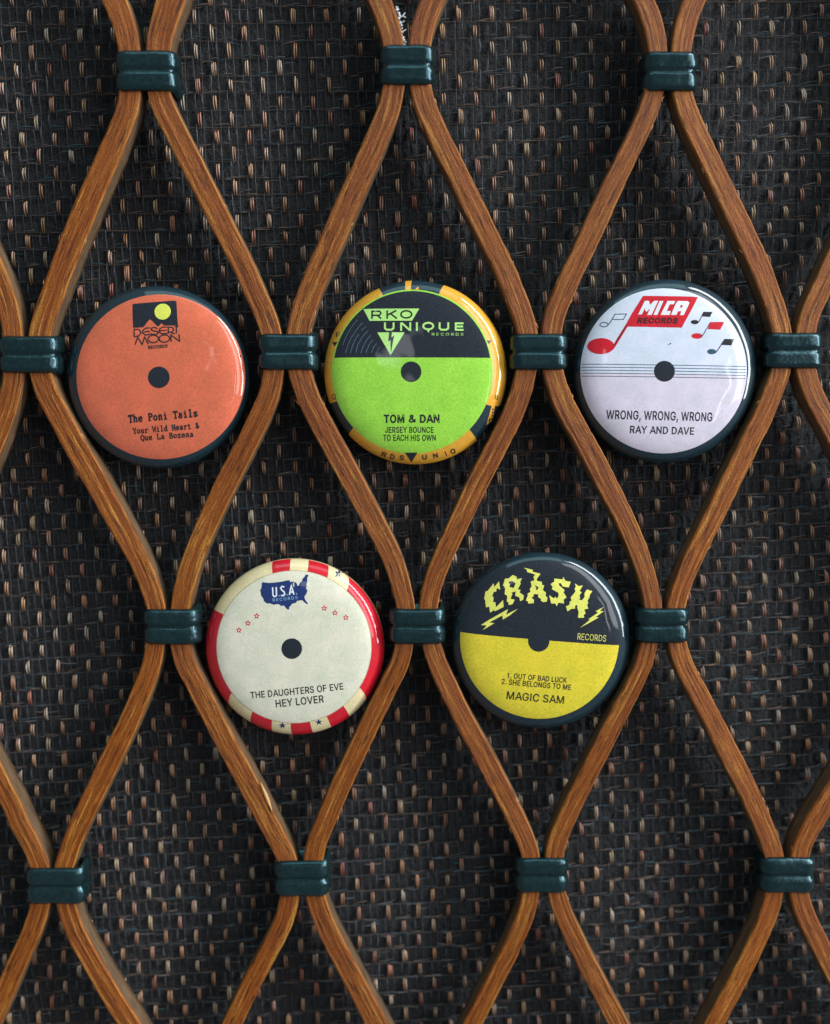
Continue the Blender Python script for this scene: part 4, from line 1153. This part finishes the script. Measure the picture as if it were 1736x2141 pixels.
# --- orange badge
b = Badge(331, 790, 190, 'orange badge with a black desert and yellow moon picture')
MF = (180, 880, 2.48)
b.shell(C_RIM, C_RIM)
b.disc('paper_label', MF, (819, 815), 672, C_ORANGE, ry=661)
O1 = (400, 950, 8.68)
b.poly('desert_picture', O1, [[(186, 232), (210, 205), (800, 155), (1370, 110), (1412, 135), (1440, 400), (1482, 820), (1110, 822), (1070, 800), (1020, 755), (985, 790), (940, 850), (890, 830), (780, 715), (700, 645), (640, 705), (520, 870), (230, 890), (205, 560)]], C_BLACK)
b.disc('moon', O1, (1045, 428), 226, print_mat('moon_yellow_ink', srgb(226, 232, 92), 0.06))
b.strokes('lettering', O1, [
    [(265, 915), (262, 1140)], [(250, 925), (400, 930), (455, 1020), (400, 1105), (275, 1140)],
    [(700, 885), (580, 895), (505, 955), (505, 1030), (580, 1090), (760, 1055)], [(540, 1000), (700, 985)],
    [(915, 905), (820, 868), (740, 900), (740, 945), (820, 975), (915, 985), (935, 1035), (860, 1080), (770, 1060)],
    [(1190, 862), (1060, 865), (970, 920), (965, 1000), (1030, 1050), (1200, 1040)], [(985, 968), (1170, 950)],
    [(1212, 855), (1215, 1045)], [(1212, 862), (1320, 868), (1368, 935), (1320, 1000), (1230, 1005)], [(1290, 1000), (1350, 1050), (1405, 1040)],
    [(1440, 845), (1440, 1040)], [(1385, 850), (1490, 835)],
    [(290, 1360), (365, 1150), (490, 1355), (555, 1140), (665, 1345)],
    ell(800, 1195, 148, 105, 20), ell(1110, 1185, 148, 103, 20),
    [(1302, 1280), (1288, 1085), (1528, 1260), (1515, 1060)]], 34, C_INK)
b.text('RECORDS', O1, (665, 1482), (1205, 1432), 88, C_INK, bold=0.03)
O2 = (400, 1300, 6.677)
b.typed('The Poni Tails', O2, (85, 380), (1568, 248), 160, C_INK, 0.205)
b.typed('Your Wild Heart &', O2, (180, 622), (1592, 498), 124, C_INK, 0.19)
b.typed('Que La Bozena', O2, (340, 768), (1470, 680), 120, C_INK, 0.19)
b.disc('spindle_hole', MF, (819, 822), 86, C_BLACK)

# --- green badge
b = Badge(869, 780, 191, 'green badge with dark upper half and amber pieces round its rim')
MF = (1000, 860, 2.48)
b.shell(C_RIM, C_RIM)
b.sector('rim_block', MF, (200, 1062), (150, 1070), (570, 205), (540, 165), C_AMBER)
b.sector('rim_block', MF, (745, 175), (752, 95), (790, 175), (803, 95), C_AMBER)
b.sector('rim_block', MF, (1012, 200), (1060, 132), (1450, 1120), (1495, 1075), C_AMBER)
b.sector('rim_block', MF, (1268, 1290), (1328, 1380), (330, 1265), (298, 1325), C_AMBER)
b.poly('rim_block', MF, [[(1455, 1050), (1400, 1252), (1448, 1215), (1480, 1050)]], C_AMBER)
for body, x, y, h, a_ in (('F', 190, 548, 52, -60), ('Q', 158, 1045, 52, -105), ('Q', 1468, 1045, 44, 80)):
    b.text(body, MF, (x, y), (x + h * 0.62, y), h * 0.85, C_INK, bold=0.0, lift=1.3)
for body, x, y in (('R', 552, 1500), ('D', 622, 1520), ('S', 700, 1530), ('U', 888, 1530), ('N', 978, 1520), ('I', 1078, 1502), ('Q', 1122, 1488)):
    wd = 36 if body != 'I' else 7
    b.text(body, MF, (x, y), (x + wd, y - wd * (x - 800) / 700), 38, C_INK, bold=0.02, lift=1.3)
b.poly('rim_mark', MF, [[(748, 1472), (846, 1472), (797, 1552)]], C_INK)
b.poly('rim_mark', MF, [[(160, 585), (206, 583), (180, 618)]], C_INK)
b.poly('rim_mark', MF, [[(1400, 572), (1442, 574), (1420, 602)]], C_INK)
b.poly('rim_mark', MF, [[(822, 168), (852, 138), (855, 168)]], C_AMBER)
DC = (803, 823)
b.disc('paper_label', MF, DC, 646, C_LIME, ry=658)
dark = [(DC[0] + 634 * math.cos(R_(t)), DC[1] + 646 * math.sin(R_(t))) for t in np.linspace(190, 350, 70)]
yl = 712
dark = [(x, y) for x, y in dark if y < yl]
dark = [(DC[0] - 634 * math.sqrt(1 - ((DC[1] - yl) / 646) ** 2), yl)] + dark + [(DC[0] + 634 * math.sqrt(1 - ((DC[1] - yl) / 646) ** 2), yl + 2)]
b.poly('dark_panel', MF, [dark], C_BLACK)
G1 = (1080, 980, 3.945)
b.poly('logo', G1, [[(340, 38), (1052, 38), (960, 193), (422, 193)]], C_LIMELT)
b.strokes('lettering', G1, [
    [(452, 168), (452, 70), (545, 70), (563, 88), (563, 102), (545, 122), (462, 122)], [(520, 124), (570, 166)],
    [(645, 60), (645, 168)], [(760, 62), (655, 118)], [(690, 104), (768, 166)],
    ell(888, 112, 68, 46, 22)], 21, C_INK)
b.strokes('lettering', G1, [
    [(617, 214), (617, 290), (640, 308), (700, 308), (726, 290), (726, 214)],
    [(822, 324), (822, 216)], [(830, 222), (932, 316)], [(938, 324), (938, 214)], [(1022, 214), (1022, 324)],
    ell(1166, 262, 64, 42, 22),
    [(1310, 214), (1310, 290), (1332, 308), (1394, 308), (1420, 290), (1420, 214)],
    [(1615, 225), (1516, 225), (1516, 308), (1615, 308)], [(1516, 266), (1608, 266)]], 23, C_LIMELT)
b.poly('logo', G1, [[(1142, 300), (1192, 300), (1168, 348)]], C_LIMELT)
b.text('RECORDS', G1, (1212, 382), (1612, 382), 34, C_LIMELT, spacing=1.5)
b.poly('logo', G1, [[(520, 342), (866, 342), (688, 632)]], C_LIMELT)
b.poly('lightning_bolt', G1, [[(670, 342), (706, 342), (700, 408), (738, 375), (712, 500), (692, 612), (686, 440), (658, 462)]], C_INK)
b.strokes('groove_line', G1, [[(265, 175), (215, 235), (150, 335), (105, 420), (80, 500)], [(330, 212), (250, 310), (180, 420), (140, 510), (115, 605)],
                              [(285, 365), (240, 425), (200, 520), (178, 600)], [(400, 320), (330, 395), (275, 490), (245, 598)],
                              [(440, 372), (390, 430), (340, 520), (310, 605)], [(468, 432), (420, 490), (390, 560), (375, 600)],
                              [(512, 482), (475, 525), (445, 600)], [(548, 530), (525, 565), (512, 598)], [(372, 268), (320, 312)]], 6.0, C_GROOVE)
b.text('TOM', MF, (578, 1232), (742, 1231), 60, C_INK, bold=0.03)
b.text('DAN', MF, (866, 1231), (1022, 1230), 60, C_INK, bold=0.03)
b.strokes('lettering', MF, [[(778 + 52 * x, 1229 - 58 * y) for x, y in ((1.0, .42), (.8, .14), (.45, .04), (.14, .1), (.1, .32), (.55, .62), (.6, .85), (.42, .96), (.24, .86), (.28, .66), (.98, .03))]], 12, C_INK)
b.text('JERSEY BOUNCE', MF, (588, 1313), (975, 1313), 46, C_INK, bold=0.012)
b.text('TO EACH HIS OWN', MF, (572, 1377), (992, 1377), 48, C_INK, bold=0.012)
b.disc('spindle_hole', MF, (795, 827), 82, C_BLACK)

# --- white badge with music notes
b = Badge(1391.5, 777, 191, 'white badge with red flag and scattered music notes')
MF = (1820, 860, 2.48)
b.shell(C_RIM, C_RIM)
b.disc('paper_label', MF, (786, 817), 664, C_WHITE, ry=662)
low = [(786 + 664 * math.cos(R_(t)), 817 + 662 * math.sin(R_(t))) for t in np.linspace(3, 179, 80)]
b.poly('pink_half', MF, [low], C_PINKW)
for k in range(5):
    y = 763 + 24 * k
    xl = 786 - 655 * math.sqrt(max(0, 1 - ((y - 817) / 662) ** 2))
    xr = 786 + 655 * math.sqrt(max(0, 1 - ((y + 20 - 817) / 662) ** 2))
    b.strokes('staff_line', MF, [[(xl, y), (700, y + 9), (xr, y + 21)]], 5.5, C_STEEL)
M1 = (1880, 930, 3.338)
b.poly('music_note', M1, [[(632, 58), (1226, 68), (1036, 406), (458, 393), (324, 612), (296, 650), (290, 570), (308, 585), (345, 522), (440, 370), (500, 260)]], C_RED)
b.poly('music_note', M1, [ellipse(175, 601, 140, 87, 40)], C_RED, grid=5)
b.strokes('note_stem', M1, [[(452, 375), (312, 596)]], 9, C_REDINK)
b.poly('lettering', M1, [[(648, 114), (692, 114), (700, 160), (748, 114), (790, 114), (715, 268), (668, 268), (702, 196), (660, 236), (642, 200), (612, 262), (572, 262)]], C_PAPERW, grid=5)
b.poly('lettering', M1, [[(806, 116), (846, 116), (776, 268), (734, 268)]], C_PAPERW, grid=5)
b.poly('lettering', M1, [[(890, 116), (972, 116), (956, 152), (912, 152), (878, 226), (922, 226), (908, 268), (812, 268), (824, 240)]], C_PAPERW, grid=5)
b.poly('lettering', M1, [[(1002, 116), (1110, 118), (1126, 136), (1060, 270), (1018, 270), (1036, 228), (1000, 228), (982, 268), (922, 268), (980, 140)], [(1030, 160), (1052, 160), (1046, 188), (1018, 188)]], C_PAPERW, grid=5)
b.text('RECORDS', M1, (560, 355), (990, 358), 54, C_REDINK, bold=0.045, slant=0.2)
b.strokes('music_note', M1, [ell(213, 367, 42, 24, 18), [(250, 376), (275, 350), (330, 256), (450, 256), (415, 315), (300, 312)]], 9, C_STEEL)
b.poly('music_note', M1, [ellipse(1178, 345, 43, 23, 24)], C_INK)
b.poly('music_note', M1, [[(1275, 233), (1375, 233), (1345, 289), (1256, 283)]], C_INK)
b.strokes('note_stem', M1, [[(1205, 358), (1228, 335), (1277, 238)]], 9, C_INK)
b.poly('music_note', M1, [ellipse(1200, 495, 60, 30, 24)], C_RED)
b.poly('music_note', M1, [[(1345, 345), (1503, 340), (1455, 426), (1318, 420)]], C_RED)
b.strokes('note_stem', M1, [[(1245, 510), (1275, 470), (1345, 350)]], 8, C_NAVY)
b.poly('music_note', M1, [ellipse(1358, 663, 50, 28, 24)], C_STEEL)
b.poly('music_note', M1, [[(1500, 525), (1610, 526), (1575, 594), (1466, 590)]], C_INK)
b.strokes('note_stem', M1, [[(1395, 680), (1425, 645), (1502, 530)]], 9, C_INK)
b.poly('speck', M1, [[(880, 598), (915, 568), (922, 578), (900, 590)]], C_STEEL)
b.text('WRONG, WRONG, WRONG', MF, (322, 1201), (1167, 1221), 68, C_INK, bold=0.014)
b.text('RAY AND DAVE', MF, (510, 1314), (1020, 1328), 56, C_INK, bold=0.016)
b.disc('spindle_hole', MF, (779, 823), 83, C_BLACK)

# --- cream badge with red blocks
b = Badge(617, 1354, 187, 'cream badge with red stripes, blue stars and a blue map')
MF = (620, 1740, 2.48)
b.shell(C_CREAM, C_CREAM)
for ai, ao, bi_, bo in (((617, 245), (612, 150), (764, 232), (762, 122)), ((915, 235), (910, 130), (1082, 295), (1072, 175)),
                        ((1240, 415), (1235, 272), (1340, 1160), (1358, 1308)), ((1208, 1320), (1226, 1430), (1068, 1405), (1084, 1508)),
                        ((930, 1450), (942, 1555), (772, 1455), (780, 1560)), ((620, 1430), (635, 1525), (460, 1360), (474, 1450)),
                        ((295, 1195), (315, 1330), (218, 572), (150, 570))):
    b.sector('stripe', MF, ai, ao, bi_, bo, C_RED, r0=0.78)
b.poly('star', MF, [star(706, 1476, 31, -85)], C_NAVY)
b.poly('star', MF, [star(998, 1449, 30, -95)], C_NAVY)
b.poly('star', MF, [star(1152, 268, 34, -75)], C_NAVY)
b.disc('paper_label', MF, (799, 845), 620, C_IVORY, ry=609)
b.strokes('label_edge_shadow', MF, [ell(799, 845, 620, 609, 120)], 4.5, C_TAN)  # thin shadow round the label, drawn as a coloured line
U1 = (820, 1830, 9.644)
b.poly('map', U1, [[(175, 430), (215, 400), (400, 422), (640, 402), (860, 370), (960, 342), (1050, 332), (1060, 380), (1150, 385), (1172, 358), (1188, 395), (1150, 440), (1180, 548), (1205, 520), (1190, 430), (1215, 385), (1280, 440), (1290, 502), (1340, 500), (1380, 400), (1430, 370), (1450, 290), (1520, 220), (1540, 165), (1642, 182), (1600, 250), (1590, 300), (1602, 370), (1575, 450), (1585, 540), (1555, 575), (1592, 620), (1605, 680), (1570, 760), (1520, 830), (1525, 900), (1570, 970), (1632, 1050), (1600, 1075), (1540, 1030), (1450, 945), (1370, 955), (1290, 965), (1260, 1025), (1140, 1055), (1100, 1110), (1045, 1160), (1045, 1220), (1010, 1240), (950, 1190), (890, 1115), (830, 1110), (800, 1140), (760, 1090), (690, 1065), (560, 1085), (450, 1045), (350, 1050), (255, 970), (240, 900), (170, 810), (150, 700), (135, 640), (170, 580), (180, 480)]], C_NAVY)
b.strokes('lettering', U1, [[(525, 550), (540, 790), (575, 835), (640, 815), (650, 780), (635, 540)],
                            [(890, 540), (820, 522), (775, 570), (810, 635), (885, 690), (905, 760), (865, 805), (790, 795)],
                            [(1052, 785), (1105, 490), (1190, 770)], [(1070, 700), (1160, 690)]], 44, C_PAPERW)
b.strokes('lettering', U1, [[(725, 825), (750, 795)], [(970, 790), (998, 765)], [(1265, 765), (1280, 730)]], 26, C_SKY)
b.text('RECORDS', U1, (535, 990), (1312, 905), 92, C_SKY, spacing=1.35)
for (x, y) in ((363, 706), (436, 649), (505, 592), (1045, 531), (1130, 568), (1216, 606)):
    b.poly('small_star', MF, [star(x, y, 26, -88, 0.5), star(x, y, 12, -88, 0.55)], C_RED, grid=5)
b.text('THE DAUGHTERS OF EVE', MF, (458, 1252), (1198, 1179), 52, C_INK, bold=0.012)
b.text('HEY LOVER', MF, (660, 1321), (1042, 1282), 58, C_INK, bold=0.012)
b.disc('spindle_hole', MF, (787, 850), 82, C_BLACK)

# --- yellow and black badge
b = Badge(1132, 1341, 187, 'yellow and black badge with jagged yellow letters and lightning bolts')
MF = (1420, 1740, 2.48)
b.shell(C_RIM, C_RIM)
slope = (832 - 730) / (1418 - 148)
t0 = math.atan2(832 - 785, 1418 - 782)
t1 = math.atan2(730 - 785, 148 - 782) + 2 * math.pi
b.disc('dark_field', MF, (785, 790), 640, C_BLACK)
half = [(782 + 636 * math.cos(t), 785 + 636 * math.sin(t)) for t in np.linspace(t0, t1, 90)]
b.poly('paper_label', MF, [half], C_YELLOW)
b.disc('spindle_hole', MF, (770, 789), 85, C_BLACK)
C1 = (1540, 1810, 4.133)
b.poly('jagged_letter', C1, [[(265, 245), (280, 352), (235, 330), (225, 380), (195, 380), (170, 440), (190, 445), (185, 520), (215, 515), (220, 585), (315, 488), (323, 577), (210, 635), (195, 620), (145, 656), (130, 575), (90, 587), (80, 490), (66, 475), (85, 380), (110, 375), (195, 272), (202, 320)]], C_YEL2)
b.poly('jagged_letter', C1, [[(450, 158), (500, 182), (498, 215), (567, 200), (540, 262), (556, 262), (512, 345), (550, 352), (535, 385), (592, 425), (583, 480), (542, 500), (530, 448), (478, 430), (484, 372), (425, 388), (440, 405), (415, 470), (470, 480), (440, 540), (390, 552), (388, 515), (365, 508), (372, 430), (338, 412), (345, 340), (330, 300), (316, 300), (345, 208), (390, 205)],
                             [(385, 248), (440, 235), (485, 268), (455, 330), (430, 318), (400, 320), (410, 285)]], C_YEL2)
b.poly('jagged_letter', C1, [[(596, 64), (715, 90), (712, 115), (817, 140), (765, 210), (770, 235), (830, 243), (835, 285), (862, 290), (845, 355), (885, 385), (880, 430), (906, 455), (895, 507), (845, 512), (815, 490), (820, 470), (780, 445), (785, 410), (725, 405), (715, 440), (690, 455), (725, 480), (722, 527), (646, 530), (650, 505), (618, 490), (645, 420), (640, 400), (680, 380), (672, 340), (695, 300), (685, 240), (735, 225), (722, 182), (745, 150), (638, 118), (640, 92)],
                             [(735, 285), (787, 315), (775, 352), (755, 352), (755, 320)]], C_YEL2)
b.poly('jagged_letter', C1, [[(1118, 183), (1150, 235), (1220, 245), (1190, 320), (1110, 308), (1085, 262), (1060, 265), (1060, 290), (1135, 355), (1120, 385), (1160, 450), (1120, 480), (1125, 530), (1050, 520), (1025, 567), (1010, 530), (955, 532), (926, 418), (990, 465), (1010, 440), (1030, 470), (1055, 430), (1050, 390), (963, 340), (975, 310), (948, 275), (995, 245), (1000, 203), (1110, 215)]], C_YEL2)
b.poly('jagged_letter', C1, [[(1275, 268), (1325, 305), (1382, 295), (1335, 365), (1362, 385), (1330, 430), (1342, 455), (1325, 480), (1365, 490), (1400, 450), (1400, 400), (1435, 348), (1507, 375), (1470, 420), (1470, 450), (1440, 490), (1450, 530), (1430, 550), (1452, 600), (1395, 610), (1412, 660), (1385, 690), (1392, 720), (1310, 720), (1320, 640), (1300, 590), (1305, 555), (1275, 555), (1270, 602), (1225, 600), (1170, 634), (1150, 570), (1200, 545), (1200, 510), (1225, 490), (1215, 450), (1250, 410), (1280, 370), (1268, 340), (1285, 310)]], C_YEL2)
b.poly('lightning_bolt', C1, [[(514, 598), (400, 690), (312, 744), (305, 690), (130, 785), (200, 793), (43, 887), (100, 825), (23, 820), (130, 750), (380, 606), (355, 680)]], C_YEL2)
b.poly('lightning_bolt', C1, [[(1658, 583), (1605, 635), (1658, 638), (1545, 715), (1592, 718), (1333, 854), (1475, 745), (1447, 742), (1580, 655), (1548, 635)]], C_YEL2)
b.text('RECORDS', C1, (1300, 1008), (1685, 1040), 84, C_YEL2, bold=-0.004)
b.text('1. OUT OF BAD LUCK', MF, (520, 1086), (995, 1125), 42, C_INK, bold=0.014)
b.text('2. SHE BELONGS TO ME', MF, (475, 1134), (1028, 1182), 42, C_INK, bold=0.014)
b.text('MAGIC SAM', MF, (515, 1256), (972, 1294), 62, C_INK, bold=0.01)

# ------------------------------------------------------------------ white lint on the rod
k = NT('white_lint')
k.b.inputs['Base Color'].default_value = (0.75, 0.78, 0.80, 1)
k.b.inputs['Roughness'].default_value = 0.8
lv, lf = [], []
random.seed(5)


def blob(c, r, V_, F_):
    b0 = len(V_)
    for i in range(1, 4):
        for q in range(6):
            ph_, t = math.pi * i / 4, 2 * math.pi * q / 6
            rr = r * random.uniform(0.6, 1.3)
            V_.append((c.x + rr * math.sin(ph_) * math.cos(t), c.y + rr * 0.8 * math.sin(ph_) * math.sin(t), c.z + rr * math.cos(ph_)))
    for i in range(2):
        for q in range(6):
            q2 = (q + 1) % 6
            F_.append((b0 + i * 6 + q, b0 + i * 6 + q2, b0 + i * 6 + 6 + q2, b0 + i * 6 + 6 + q))
    F_.append(tuple(b0 + q for q in range(6))[::-1])
    F_.append(tuple(b0 + 12 + q for q in range(6)))


pts_l = [(831, 18), (832, 24), (834, 30), (835, 38), (837, 46), (838, 54), (840, 60), (841, 68), (843, 76), (844, 84), (845, 92)]
for (x, y) in pts_l:
    for _ in range(3):
        blob(P(x + random.uniform(-2.5, 2.5), y + random.uniform(-4, 4), random.uniform(2, 8)), random.uniform(1.0, 2.8), lv, lf)
for ln in (((836, 36), (842, 33), (846, 27)), ((842, 33), (848, 36)), ((838, 48), (845, 44)), ((841, 66), (848, 62)), ((843, 82), (849, 88))):
    for a_, b_ in zip(ln[:-1], ln[1:]):
        for q in range(5):
            t = q / 4
            blob(P(a_[0] + (b_[0] - a_[0]) * t, a_[1] + (b_[1] - a_[1]) * t, 4), 1.3, lv, lf)
o = mesh_obj('lint', lv, lf, k.m)
tag(o, 'white fluffy lint stuck to a cane rod above the top middle binding', 'lint')
